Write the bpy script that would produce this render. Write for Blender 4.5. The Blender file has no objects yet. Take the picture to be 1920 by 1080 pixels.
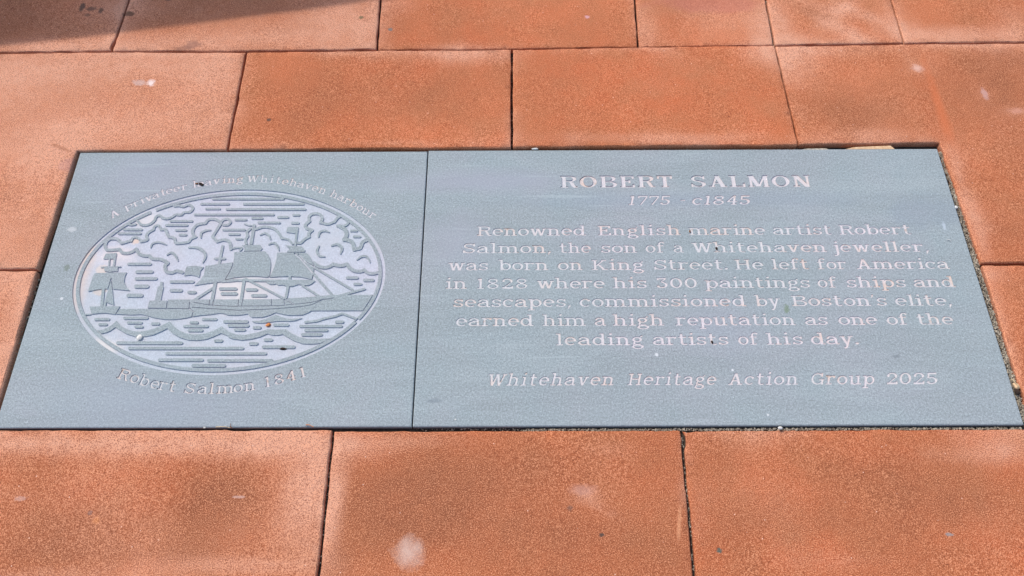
import bpy, bmesh, math, random
from mathutils import Vector, Matrix, noise, geometry
random.seed(7)
SC = bpy.context.scene
COL = SC.collection
R = math.radians

# ------------------------------------------------------------------ camera, sky, sun, exposure
cam_d = bpy.data.cameras.new('camera'); cam = bpy.data.objects.new('camera', cam_d); COL.objects.link(cam)
cam_d.sensor_width = 36.0; cam_d.lens = 36.0 * 1400 / 1920; cam_d.clip_start = 0.02; cam_d.clip_end = 400
_R = ((0.999994017, 0.00342521416, 0.000483059891), (-0.00285452529, 0.896003771, -0.444037267), (-0.00195374622, 0.444033231, 0.896008188))
cam.matrix_world = Matrix.Translation((0, 0, 1.3)) @ Matrix(_R).to_4x4()
SC.camera = cam
SUN_EL, SUN_AZ = 47.0, 318.0          # azimuth clockwise from +Y: the sun stands behind, to the left
sd = Vector((math.sin(R(SUN_AZ)) * math.cos(R(SUN_EL)), math.cos(R(SUN_AZ)) * math.cos(R(SUN_EL)), math.sin(R(SUN_EL))))
w = bpy.data.worlds.new('World'); SC.world = w; w.use_nodes = True
wn = w.node_tree; sky = wn.nodes.new('ShaderNodeTexSky'); sky.sky_type = 'NISHITA'; sky.sun_disc = False
sky.sun_elevation = R(SUN_EL); sky.sun_rotation = R(SUN_AZ); sky.air_density = 1.0; sky.dust_density = 2.0
wn.links.new(sky.outputs[0], wn.nodes['Background'].inputs[0]); wn.nodes['Background'].inputs[1].default_value = 0.15
sl = bpy.data.lights.new('sun', 'SUN'); sl.energy = 2.15; sl.angle = R(0.9); sl.color = (1.0, 0.955, 0.89)
so = bpy.data.objects.new('sun', sl); COL.objects.link(so); so.location = sd * 20; so.rotation_euler = sd.to_track_quat('Z', 'Y').to_euler()
SC.view_settings.view_transform = 'Standard'; SC.view_settings.look = 'None'; SC.view_settings.gamma = 1.0
SC.view_settings.exposure = 0.56; SC.view_settings.use_curve_mapping = False
SC.cycles.max_bounces = 6

# ------------------------------------------------------------------ material helpers
class NT:
    def __init__(s, name, rough=0.9, spec=0.25):
        s.m = bpy.data.materials.new(name); s.m.use_nodes = True; s.t = s.m.node_tree
        s.b = s.t.nodes['Principled BSDF']; s.b.inputs['Roughness'].default_value = rough
        s.b.inputs['Specular IOR Level'].default_value = spec
        s.co = s.n('ShaderNodeNewGeometry').outputs['Position']
    def n(s, k, **kw):
        x = s.t.nodes.new(k)
        for a, v in kw.items(): setattr(x, a, v)
        return x
    def link(s, a, b): s.t.links.new(a, b)
    def put(s, sock, v):
        if isinstance(v, (int, float)): sock.default_value = v
        elif isinstance(v, tuple): sock.default_value = v if len(v) == 4 or len(sock.default_value) == 3 else (*v, 1)
        else: s.link(v, sock)
    def map(s, scale=(1, 1, 1), rot=0.0, loc=(0, 0, 0)):
        x = s.n('ShaderNodeMapping'); s.link(s.co, x.inputs[0]); x.inputs['Scale'].default_value = scale
        x.inputs['Rotation'].default_value = (0, 0, rot); x.inputs['Location'].default_value = loc
        return x.outputs[0]
    def noise(s, scale, detail=3, rough=0.55, vec=None, dist=0.0):
        x = s.n('ShaderNodeTexNoise'); s.link(vec or s.co, x.inputs['Vector'])
        x.inputs['Scale'].default_value = scale; x.inputs['Detail'].default_value = detail
        x.inputs['Roughness'].default_value = rough; x.inputs['Distortion'].default_value = dist
        return x.outputs['Fac']
    def voro(s, scale, out='Distance', vec=None, rnd=1.0):
        x = s.n('ShaderNodeTexVoronoi'); s.link(vec or s.co, x.inputs['Vector']); x.inputs['Scale'].default_value = scale
        x.inputs['Randomness'].default_value = rnd
        return x.outputs[out]
    def ramp(s, v, a, b, lo=0.0, hi=1.0):
        x = s.n('ShaderNodeMapRange'); s.link(v, x.inputs[0])
        for i, q in zip((1, 2, 3, 4), (a, b, lo, hi)): x.inputs[i].default_value = q
        return x.outputs[0]
    def math(s, op, a, b=0.0):
        x = s.n('ShaderNodeMath', operation=op); s.put(x.inputs[0], a); s.put(x.inputs[1], b); return x.outputs[0]
    def mix(s, f, a, b, mode='MIX'):
        x = s.n('ShaderNodeMix', data_type='RGBA', blend_type=mode); s.put(x.inputs[0], f); s.put(x.inputs[6], a); s.put(x.inputs[7], b)
        return x.outputs[2]
    def bump(s, h, strength=0.3, dist=0.001, prev=None):
        x = s.n('ShaderNodeBump'); x.inputs['Strength'].default_value = strength; x.inputs['Distance'].default_value = dist
        s.link(h, x.inputs['Height'])
        if prev: s.link(prev, x.inputs['Normal'])
        return x.outputs[0]
    def done(s, col, bump=None):
        s.put(s.b.inputs['Base Color'], col)
        if bump: s.link(bump, s.b.inputs['Normal'])
        return s.m
    def spots(s, scale, thr, pick):
        """sparse separate specks: cells picked by their random colour, a small disc in each"""
        x = s.n('ShaderNodeTexVoronoi'); s.link(s.co, x.inputs['Vector']); x.inputs['Scale'].default_value = scale
        d = s.ramp(x.outputs['Distance'], thr, thr * 0.6)
        sep = s.n('ShaderNodeSeparateColor'); s.link(x.outputs['Color'], sep.inputs[0])
        return s.math('MULTIPLY', d, s.math('GREATER_THAN', sep.outputs[0], pick))
    def patch(s, cx, cy, rx, ry, soft=0.5, rot=0.0, rag=1.0):
        """one stain of its own: a ragged elliptical patch about a world point"""
        x = s.n('ShaderNodeMapping', vector_type='TEXTURE'); s.link(s.co, x.inputs[0]); x.inputs['Location'].default_value = (cx, cy, 0)
        x.inputs['Rotation'].default_value = (0, 0, rot); x.inputs['Scale'].default_value = (rx, ry, 100)
        l = s.n('ShaderNodeVectorMath', operation='LENGTH'); s.link(x.outputs[0], l.inputs[0])
        nz = s.noise(1.1 / max(rx, ry) , 4, 0.65)
        v = s.math('ADD', l.outputs['Value'], s.math('MULTIPLY', s.math('SUBTRACT', nz, 0.5), rag * 2))
        return s.ramp(v, 1.0 + soft, 1.0 - soft)

def sandstone():
    k = NT('red_sandstone', 0.93, 0.2)
    at = k.n('ShaderNodeAttribute', attribute_name='weathering'); sep = k.n('ShaderNodeSeparateColor'); k.link(at.outputs['Color'], sep.inputs[0])
    pale, brown, hue = sep.outputs[0], sep.outputs[1], sep.outputs[2]
    mott = k.noise(9, 5, 0.6); mid = k.noise(38, 6, 0.72); fine = k.noise(560, 1, 0.5); fine2 = k.noise(980, 0, 0.6, k.map(loc=(3, 1, 0)))
    base = k.mix(hue, (0.50, 0.148, 0.058), (0.50, 0.118, 0.040))
    base = k.mix(k.ramp(mott, 0.35, 0.68), base, (0.40, 0.130, 0.052))
    base = k.mix(k.math('MULTIPLY', brown, k.ramp(mid, 0.2, 0.7, 0.7, 1.0)), base, (0.240, 0.080, 0.036))
    pf = k.math('ADD', pale, k.math('MULTIPLY', k.math('SUBTRACT', mid, 0.5), k.math('MULTIPLY', pale, 1.3)))
    pf = k.math('ADD', pf, k.math('MULTIPLY', k.math('SUBTRACT', fine, 0.5), 0.8))
    base = k.mix(k.ramp(pf, 0.08, 0.95), base, (0.625, 0.315, 0.205))
    g = k.math('ADD', k.math('MULTIPLY', fine, 0.62), k.math('MULTIPLY', fine2, 0.38))
    base = k.mix(k.ramp(g, 0.51, 0.30, 0.0, 1.0), base, (0.17, 0.050, 0.024))          # dark grains
    base = k.mix(k.ramp(g, 0.50, 0.68, 0.0, 0.75), base, (0.74, 0.32, 0.165))            # light grains
    base = k.mix(k.spots(120, 0.13, 0.955), base, (0.78, 0.50, 0.38))                     # quartz grains
    base = k.mix(k.spots(48, 0.05, 0.985), base, (0.10, 0.05, 0.035))
    for (cx, cy, rx, ry, c, f, soft, rot) in STONE_SPOTS:
        base = k.mix(k.math('MULTIPLY', k.patch(cx, cy, rx, ry, soft, rot), f), base, c)
    b = k.bump(k.noise(90, 4, 0.7), 0.16, 0.0012); b = k.bump(g, 0.55, 0.0006, b)
    return k.done(base, b)

def greystone(name, col, warm, lift, bands=True):
    k = NT(name, 0.82, 0.3)
    fine = k.noise(420, 1, 0.6); f2 = k.noise(230, 2, 0.65); big = k.noise(7, 4, 0.6); big2 = k.noise(3.3, 3, 0.6, k.map(loc=(5, 3, 0)))
    base = k.mix(k.ramp(big, 0.35, 0.7), tuple(col), tuple(x * y for x, y in zip(col, (0.94, 0.99, 1.0))))
    base = k.mix(k.ramp(big2, 0.45, 0.65, 0, 0.9), base, tuple(x * y for x, y in zip(col, (1.07, 0.985, 1.02))))
    if bands:
        st = k.noise(4.0, 5, 0.62, k.map((0.8, 4.2, 1), 0.06), 0.9)
        base = k.mix(k.ramp(st, 0.46, 0.66, 0, 0.6), base, tuple(x * 0.86 for x in col))
        base = k.mix(k.ramp(st, 0.44, 0.28, 0, 0.6), base, tuple(x * 1.12 for x in col))
    g = k.math('ADD', k.math('MULTIPLY', fine, 0.55), k.math('MULTIPLY', f2, 0.45))
    base = k.mix(k.ramp(g, 0.49, 0.30, 0, lift * 1.5), base, tuple(x * 0.5 for x in col))
    base = k.mix(k.ramp(g, 0.51, 0.68, 0, lift * 1.2), base, tuple(min(0.9, x * 1.7) for x in col))
    base = k.mix(k.spots(120, 0.12, 0.975), base, tuple(min(0.85, x * 1.7) for x in col))
    base = k.mix(k.spots(75, 0.08, 0.95), base, tuple(x * 0.4 for x in col))
    for (cx, cy, rx, ry, c, f, soft, rot) in (GREY_SPOTS if bands else CUT_SPOTS):
        base = k.mix(k.math('MULTIPLY', k.patch(cx, cy, rx, ry, soft, rot), f), base, c)
    if not bands: base = k.mix(k.ramp(k.noise(11, 4, 0.65, k.map(loc=(2, 7, 0))), 0.46, 0.66, 0, 0.45), base, tuple(x * y for x, y in zip(col, (1.06, 0.97, 0.92))))
    if bands:   # faint scuffs and drag marks
        for (sx_, sy_, rt, th) in ((3.0, 70, 0.5, 0.69), (4.0, 95, -0.9, 0.70), (2.5, 60, 2.2, 0.70)):
            base = k.mix(k.ramp(k.noise(1.0, 2, 0.5, k.map((sx_, sy_, 1), rt)), th, th + 0.06, 0, 0.30), base, tuple(min(0.8, x * 1.5) for x in col))
        base = k.mix(k.math('MULTIPLY', k.ramp(k.noise(26, 6, 0.75), 0.60, 0.78), 0.35), base, tuple(x * 0.7 for x in col))
    if warm:   # grit and iron staining caught in the cut
        base = k.mix(k.ramp(k.noise(16, 3, 0.6), 0.52, 0.72, 0, warm), base, (0.62, 0.40, 0.27))
        base = k.mix(k.ramp(k.noise(60, 3, 0.6), 0.62, 0.74, 0, 0.6), base, (0.30, 0.20, 0.13))
    b = k.bump(g, 0.55, 0.0006); b = k.bump(k.noise(60, 3, 0.6), 0.25, 0.001, b)
    return k.done(base, b)

def simple(name, a, b, scale=60, rough=0.9, bump=0.4):
    k = NT(name, rough, 0.2); nz = k.noise(scale, 4, 0.65)
    return k.done(k.mix(k.ramp(nz, 0.35, 0.68), a, b), k.bump(nz, bump, 0.002))

# traced on the photograph, rectified to the ground plane: slabs and stains in metres, carving in millimetres from each plaque's corner
STONE_SPOTS = [(-0.81, 1.159, 0.008, 0.008, (0.8, 0.66, 0.6), 0.8, 0.4, 0), (-0.837, 1.161, 0.014, 0.008, (0.52, 0.4, 0.36), 0.5, 0.28, 0), (-0.173, 0.158, 0.019, 0.019, (0.62, 0.46, 0.38), 0.6, 0.7, 0), (0.119, 0.258, 0.02, 0.009, (0.48, 0.26, 0.2), 0.45, 0.5, 0), (0.096, 0.228, 0.005, 0.004, (0.12, 0.07, 0.055), 0.6, 0.5, 0), (0.148, 0.184, 0.004, 0.003, (0.07, 0.05, 0.04), 0.9, 0.28, 0), (-0.53, 1.054, 0.005, 0.004, (0.07, 0.05, 0.04), 0.8, 0.28, 0), (0.179, 1.358, 0.005, 0.005, (0.62, 0.36, 0.4), 0.6, 0.28, 0), (0.342, 0.159, 0.004, 0.004, (0.08, 0.1, 0.08), 0.9, 0.28, 0), (0.729, 0.183, 0.007, 0.003, (0.26, 0.24, 0.23), 0.75, 0.28, 0), (0.919, 1.195, 0.011, 0.009, (0.66, 0.42, 0.34), 0.6, 0.5, 0), (1.05, 1.12, 0.007, 0.014, (0.52, 0.33, 0.3), 0.5, 0.28, 0), (1.108, 1.071, 0.016, 0.007, (0.62, 0.32, 0.24), 0.35, 0.5, 0), (-1.025, 1.395, 0.006, 0.012, (0.07, 0.05, 0.04), 0.8, 0.28, 0), (-1.002, 1.39, 0.01, 0.007, (0.07, 0.05, 0.04), 0.65, 0.28, 0), (-0.977, 1.383, 0.006, 0.009, (0.07, 0.05, 0.04), 0.7, 0.28, 0), (-1.006, 1.369, 0.008, 0.005, (0.07, 0.05, 0.04), 0.5, 0.28, 0), (-0.907, 1.372, 0.013, 0.007, (0.1, 0.05, 0.03), 0.8, 0.28, 0), (-0.738, 1.273, 0.015, 0.013, (0.28, 0.13, 0.09), 0.7, 0.28, 0), (-0.757, 1.264, 0.017, 0.007, (0.26, 0.12, 0.08), 0.5, 0.28, 0), (-0.822, 1.419, 0.008, 0.005, (0.07, 0.05, 0.04), 0.8, 0.28, 0), (-0.841, 0.247, 0.01, 0.004, (0.56, 0.36, 0.3), 0.4, 0.28, 0), (-0.468, 0.248, 0.011, 0.002, (0.58, 0.38, 0.32), 0.5, 0.28, 0), (-0.703, 0.21, 0.005, 0.006, (0.68, 0.26, 0.09), 0.35, 0.5, 0), (-0.717, 0.222, 0.004, 0.004, (0.2, 0.12, 0.1), 0.6, 0.28, 0), (-0.355, 1.357, 0.005, 0.005, (0.16, 0.12, 0.06), 0.9, 0.28, 0), (-0.284, 1.321, 0.005, 0.005, (0.12, 0.14, 0.13), 0.8, 0.28, 0), (0.468, 1.405, 0.115, 0.032, (0.42, 0.14, 0.1), 0.5, 0.28, 0), (-0.926, 0.935, 0.027, 0.017, (0.4, 0.2, 0.18), 0.35, 0.28, 0), (-0.962, 0.98, 0.025, 0.004, (0.28, 0.1, 0.05), 0.5, 0.5, -0.4), (0.941, 1.102, 0.011, 0.092, (0.55, 0.14, 0.05), 0.5, 0.5, 0), (0.28, 0.203, 0.003, 0.026, (0.7, 0.34, 0.18), 0.4, 0.5, -0.15)]
GREY_SPOTS = [(-0.879, 0.692, 0.005, 0.007, (0.1, 0.13, 0.08), 0.5, 0.28, 0), (-0.871, 0.625, 0.003, 0.003, (0.6, 0.6, 0.6), 0.7, 0.28, 0), (-0.891, 0.78, 0.009, 0.006, (0.5, 0.5, 0.5), 0.6, 0.28, 0), (-0.827, 0.694, 0.008, 0.004, (0.14, 0.16, 0.12), 0.3, 0.28, 0), (0.874, 0.782, 0.003, 0.009, (0.5, 0.55, 0.6), 0.6, 0.28, 0), (0.712, 0.5, 0.006, 0.003, (0.14, 0.16, 0.17), 0.6, 0.28, 0), (0.525, 0.597, 0.005, 0.009, (0.13, 0.18, 0.09), 0.6, 0.28, 0), (0.324, 0.846, 0.286, 0.018, (0.2, 0.25, 0.31), 0.25, 0.7, 0), (-0.141, 0.417, 0.014, 0.004, (0.15, 0.18, 0.2), 0.5, 0.28, 0), (0.849, 0.811, 0.065, 0.039, (0.2, 0.24, 0.28), 0.3, 0.28, 0), (0.39, 0.553, 0.06, 0.044, (0.28, 0.29, 0.36), 0.2, 0.8, 0), (-0.107, 0.752, 0.054, 0.05, (0.31, 0.31, 0.35), 0.5, 0.8, 0), (-0.067, 0.893, 0.178, 0.022, (0.31, 0.31, 0.36), 0.5, 0.8, 0), (-0.773, 0.91, 0.112, 0.055, (0.3, 0.3, 0.36), 0.4, 0.8, 0), (-0.637, 0.41, 0.154, 0.061, (0.29, 0.3, 0.36), 0.35, 0.8, 0), (0.268, 0.505, 0.003, 0.003, (0.7, 0.7, 0.7), 0.6, 0.28, 0), (0.457, 0.389, 0.002, 0.002, (0.7, 0.7, 0.7), 0.6, 0.28, 0), (0.405, 0.474, 0.002, 0.002, (0.7, 0.7, 0.7), 0.7, 0.28, 0)]
CUT_SPOTS = [(-0.847, 0.671, 0.015, 0.072, (0.6, 0.44, 0.34), 0.5, 0.5, 0), (-0.846, 0.731, 0.017, 0.037, (0.6, 0.46, 0.36), 0.45, 0.6, 0), (-0.803, 0.642, 0.012, 0.009, (0.6, 0.46, 0.34), 0.5, 0.28, 0), (-0.79, 0.718, 0.032, 0.017, (0.64, 0.56, 0.54), 0.8, 0.6, 0), (-0.765, 0.525, 0.03, 0.015, (0.62, 0.58, 0.54), 0.7, 0.6, 0), (-0.54, 0.646, 0.062, 0.035, (0.62, 0.56, 0.52), 0.7, 0.7, 0), (-0.745, 0.805, 0.024, 0.018, (0.6, 0.55, 0.52), 0.6, 0.6, 0), (-0.758, 0.752, 0.008, 0.006, (0.66, 0.48, 0.36), 0.7, 0.28, 0), (-0.464, 0.568, 0.005, 0.004, (0.55, 0.22, 0.08), 0.9, 0.28, 0), (-0.702, 0.544, 0.008, 0.009, (0.7, 0.7, 0.7), 0.5, 0.28, 0), (-0.81, 0.688, 0.011, 0.01, (0.62, 0.5, 0.4), 0.6, 0.28, 0)]
PALE = [(-1.119, 1.173, 0.241, 0.096, 0, 0.35), (-0.971, 1.022, 0.197, 0.089, 0, 0.35), (-0.731, 1.036, 0.139, 0.074, 0, 0.35), (-0.922, 1.203, 0.304, 0.04, 0, 0.25), (-0.691, 1.202, 0.073, 0.098, 0, 0.3), (-0.636, 1.094, 0.047, 0.124, 0, 0.2), (-0.404, 1.366, 0.089, 0.061, 0, 0.4), (-0.449, 1.315, 0.15, 0.051, 0, 0.3), (-0.78, 1.284, 0.223, 0.033, 0, 0.35), (-1.037, 1.272, 0.247, 0.02, 0, 0.3), (-0.335, 1.298, 0.05, 0.068, 0, 0.25), (-0.571, 1.296, 0.087, 0.034, 0, 0.2), (-0.267, 1.4, 0.051, 0.035, 0, 0.3), (-0.902, 1.386, 0.115, 0.053, 0, 0.35), (-1.021, 0.952, 0.08, 0.085, 0, 0.25), (-0.961, 0.897, 0.056, 0.082, 0, 0.1), (-1.005, 0.781, 0.065, 0.104, 0, 0.3), (-0.964, 0.994, 0.057, 0.058, 0, 0.3), (-0.263, 0.988, 0.137, 0.008, 0, 0.3), (-0.073, 1.239, 0.122, 0.036, 0, 0.5), (-0.122, 1.248, 0.074, 0.025, 0, 0.3), (-0.392, 1.249, 0.074, 0.016, 0, 0.2), (0.311, 1.0, 0.184, 0.017, 0, 0.45), (0.127, 1.006, 0.069, 0.029, 0, 0.2), (0.59, 1.244, 0.074, 0.041, 0, 0.35), (0.636, 1.228, 0.073, 0.065, 0, 0.45), (0.701, 1.252, 0.11, 0.026, 0, 0.35), (0.313, 1.312, 0.031, 0.068, 0, 0.45), (0.433, 1.379, 0.101, 0.044, 0, 0.15), (0.53, 1.344, 0.113, 0.052, 0, 0.15), (0.587, 1.31, 0.037, 0.086, 0, 0.4), (0.633, 1.361, 0.032, 0.106, 0, 0.4), (0.759, 1.36, 0.05, 0.024, 0.9, 0.35), (0.804, 1.395, 0.076, 0.021, 0.9, 0.3), (0.781, 1.309, 0.087, 0.022, -0.6, 0.45), (0.835, 1.36, 0.101, 0.021, -0.6, 0.45), (0.727, 1.392, 0.076, 0.018, -0.5, 0.3), (0.903, 1.326, 0.025, 0.086, 0, 0.45), (0.632, 1.28, 0.049, 0.017, 0, 0.4), (1.046, 1.3, 0.174, 0.027, 0, 0.55), (1.183, 1.341, 0.063, 0.069, 0, 0.4), (0.942, 1.309, 0.025, 0.034, 0, 0.2), (0.921, 1.195, 0.034, 0.025, 0, 0.28), (1.051, 1.12, 0.019, 0.024, 0, 0.2), (1.102, 1.071, 0.035, 0.018, 0, 0.25), (0.772, 1.007, 0.092, 0.02, 0, 0.35), (0.932, 0.896, 0.011, 0.054, 0, 0.3), (0.94, 0.817, 0.022, 0.059, 0, 0.5), (0.936, 0.742, 0.015, 0.05, 0, 0.5), (0.939, 0.944, 0.014, 0.042, 0, 0.25), (0.958, 0.773, 0.022, 0.025, 0, 0.2), (0.923, 0.67, 0.042, 0.024, 0, 0.4), (0.918, 0.595, 0.02, 0.08, 0, 0.4), (0.913, 0.476, 0.02, 0.075, 0, 0.55), (-0.849, 0.343, 0.132, 0.019, 0, 0.5), (-0.593, 0.337, 0.244, 0.021, 0, 0.55), (-0.415, 0.341, 0.113, 0.034, 0, 0.5), (-0.351, 0.276, 0.046, 0.084, 0, 0.45), (-0.363, 0.222, 0.054, 0.072, 0, 0.35), (-0.458, 0.138, 0.14, 0.013, 0, 0.45), (-0.752, 0.124, 0.174, 0.008, 0, 0.4), (-0.859, 0.251, 0.037, 0.011, 0, 0.1), (-0.923, 0.536, 0.05, 0.159, 0, 0.5), (-0.976, 0.648, 0.062, 0.047, 0, 0.3), (-0.293, 0.341, 0.038, 0.019, 0, 0.45), (-0.19, 0.345, 0.104, 0.019, 0, 0.4), (-0.304, 0.267, 0.023, 0.055, 0, 0.5), (-0.307, 0.205, 0.022, 0.071, 0, 0.35), (-0.245, 0.322, 0.056, 0.019, 0, 0.25), (0.81, 0.318, 0.121, 0.021, 0, 0.35), (0.869, 0.328, 0.056, 0.029, 0, 0.3), (0.167, 0.33, 0.056, 0.019, 0, 0.15), (0.314, 0.22, 0.018, 0.027, 0, 0.12), (0.559, 0.143, 0.175, 0.017, 0, 0.15), (0.126, 0.247, 0.027, 0.011, 0, 0.4), (0.156, 0.225, 0.036, 0.009, -0.5, 0.3)]
BROWN = [(-1.195, 1.387, 0.076, 0.053, 0, 0.8), (-1.129, 1.335, 0.151, 0.052, 0, 0.4), (-0.712, 1.394, 0.191, 0.062, 0, 0.6), (-0.508, 1.393, 0.153, 0.035, 0, 0.5), (-0.499, 1.315, 0.075, 0.024, 0, 0.3), (-0.29, 1.365, 0.051, 0.07, 0, 0.35), (-0.332, 1.123, 0.19, 0.094, 0, 0.25), (-0.466, 1.049, 0.117, 0.059, 0, 0.2), (-0.189, 1.107, 0.118, 0.077, 0, 0.2), (1.148, 1.225, 0.122, 0.065, 0, 0.5), (1.06, 1.132, 0.119, 0.094, 0, 0.4), (0.797, 1.073, 0.105, 0.06, 0, 0.35), (0.71, 1.103, 0.094, 0.092, 0, 0.2), (0.743, 1.036, 0.07, 0.029, 0, 0.2), (1.084, 1.013, 0.069, 0.118, 0, 0.3), (0.985, 0.773, 0.054, 0.064, 0, 0.3), (-0.495, 0.258, 0.082, 0.046, 0, 0.6), (-0.729, 0.206, 0.126, 0.053, 0, 0.55), (-0.619, 0.155, 0.22, 0.025, 0, 0.5), (-0.819, 0.305, 0.112, 0.019, 0, 0.2), (-0.503, 0.197, 0.107, 0.044, 0, 0.4), (-0.092, 0.222, 0.144, 0.081, 0, 0.4), (-0.182, 0.222, 0.108, 0.072, 0, 0.4), (0.035, 0.293, 0.166, 0.047, 0, 0.35), (0.123, 0.186, 0.134, 0.043, 0, 0.3), (-0.282, 0.137, 0.026, 0.033, 0, 0.4), (0.431, 0.22, 0.117, 0.054, 0, 0.4), (0.608, 0.291, 0.092, 0.037, 0, 0.3), (0.776, 0.228, 0.108, 0.054, 0, 0.4), (0.37, 0.311, 0.056, 0.038, 0, 0.2), (0.673, 0.255, 0.055, 0.055, 0, 0.2), (0.71, 1.369, 0.076, 0.017, -0.6, 0.4), (0.767, 1.335, 0.088, 0.015, -0.6, 0.35), (0.851, 1.317, 0.062, 0.017, -0.6, 0.3), (0.409, 1.397, 0.102, 0.035, 0, 0.3)]  # brown stains; far-left blobs also paint a warmer tone into the cast shadow
ORANGE = [(-0.891, 1.125, 0.06, 0.062, 0, 0.5), (-1.013, 0.924, 0.068, 0.055, 0, 0.7), (-0.613, 0.295, 0.148, 0.066, 0, 0.7), (-0.553, 0.223, 0.072, 0.054, 0, 0.6), (-0.218, 1.216, 0.146, 0.065, 0, 0.5), (0.922, 1.058, 0.023, 0.137, 0, 0.8), (0.415, 1.328, 0.075, 0.069, 0, 0.4), (0.516, 0.292, 0.055, 0.056, 0, 0.5), (0.561, 0.151, 0.176, 0.025, 0, 0.7), (0.252, 0.144, 0.07, 0.034, 0, 0.6), (0.146, 0.293, 0.185, 0.037, 0, 0.3), (0.409, 1.166, 0.24, 0.096, 0, 0.3), (0.171, 1.198, 0.182, 0.097, 0, 0.4), (0.878, 0.328, 0.075, 0.038, 0, 0.1), (0.668, 0.31, 0.074, 0.057, 0, 0.4)]
SLABS = [([(-1.46, 1.2479), (-1.179, 1.251), (-0.9215, 1.2538), (-0.9156, 1.57), (-1.46, 1.57)], [0.0022, 0.0022, 0.0022, 0.0022, 0.0022], 0.003, (0.28, 0.3, 0.2)), ([(-0.9215, 1.2538), (-0.6099, 1.2516), (-0.3102, 1.255), (-0.3172, 1.57), (-0.9156, 1.57)], [0.0022, 0.0022, 0.0022, 0.0022, 0.0022], 0.0034, (0.26, 0.22, 0.3)), ([(-0.3102, 1.255), (0.001, 1.2568), (0.293, 1.2611), (0.2992, 1.57), (-0.3172, 1.57)], [0.0022, 0.0022, 0.0022, 0.0022, 0.0022], 0.002, (0.02, 0.12, 0.6)), ([(0.293, 1.2611), (0.6078, 1.2654), (0.614, 1.57), (0.2992, 1.57)], [0.0022, 0.0022, 0.0022, 0.0022], 0.0016, (0.14, 0.12, 0.4)), ([(0.6078, 1.2654), (0.9086, 1.2705), (0.9114, 1.57), (0.614, 1.57)], [0.0022, 0.0022, 0.0022, 0.0022], 0.0026, (0.12, 0.14, 0.3)), ([(0.9086, 1.2705), (1.1869, 1.2725), (1.42, 1.2742), (1.42, 1.57), (0.9114, 1.57)], [0.0022, 0.0022, 0.0022, 0.0022, 0.0022], 0.0022, (0.05, 0.18, 0.3)), ([(-1.46, 0.6875), (-0.933, 0.6865), (-0.9261, 0.9724), (-0.6077, 0.9725), (-0.6099, 1.2516), (-0.9215, 1.2538), (-1.179, 1.251), (-1.46, 1.2479)], [0.0022, 0.0028, 0.001, 0.0022, 0.0022, 0.0022, 0.0022, 0.0022], 0.004, (0.36, 0.1, 0.2)), ([(-0.6077, 0.9725), (0.0002, 0.9747), (0.001, 1.2568), (-0.3102, 1.255), (-0.6099, 1.2516)], [0.0022, 0.0022, 0.0022, 0.0022, 0.0022], 0.0045, (0.0, 0.16, 0.55)), ([(0.0002, 0.9747), (0.6136, 0.9784), (0.6078, 1.2654), (0.293, 1.2611), (0.001, 1.2568)], [0.003, 0.0022, 0.0022, 0.0022, 0.0022], 0.0055, (0.02, 0.08, 0.6)), ([(0.6136, 0.9784), (0.9112, 0.9813), (0.9183, 0.6924), (1.42, 0.6914), (1.42, 1.2742), (1.1869, 1.2725), (0.9086, 1.2705), (0.6078, 1.2654)], [0.0062, 0.006, 0.0022, 0.0022, 0.0022, 0.0022, 0.0022, 0.0022], 0.003, (0.06, 0.3, 0.35)), ([(-1.46, 0.3695), (-0.9243, 0.3695), (-0.933, 0.6865), (-1.46, 0.6875)], [0.0022, 0.003, 0.0022, 0.0022], 0.003, (0.34, 0.12, 0.25)), ([(0.9159, 0.3671), (1.42, 0.3671), (1.42, 0.6914), (0.9183, 0.6924)], [0.0022, 0.0022, 0.0022, 0.008], 0.001, (0.12, 0.15, 0.5)), ([(-1.46, 0.035), (-0.3186, 0.035), (-0.3201, 0.3656), (-1.46, 0.3695)], [0.0022, 0.0022, 0.0016, 0.0022], -0.0012, (0.16, 0.3, 0.45)), ([(-0.3186, 0.035), (0.296, 0.035), (0.2999, 0.3654), (-0.3201, 0.3656)], [0.0022, 0.0022, 0.0034, 0.0022], -0.0034, (0.02, 0.45, 0.5)), ([(0.296, 0.035), (1.42, 0.035), (1.42, 0.3671), (0.2999, 0.3654)], [0.0022, 0.0022, 0.004, 0.0022], -0.004, (0.03, 0.35, 0.65))]
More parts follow.
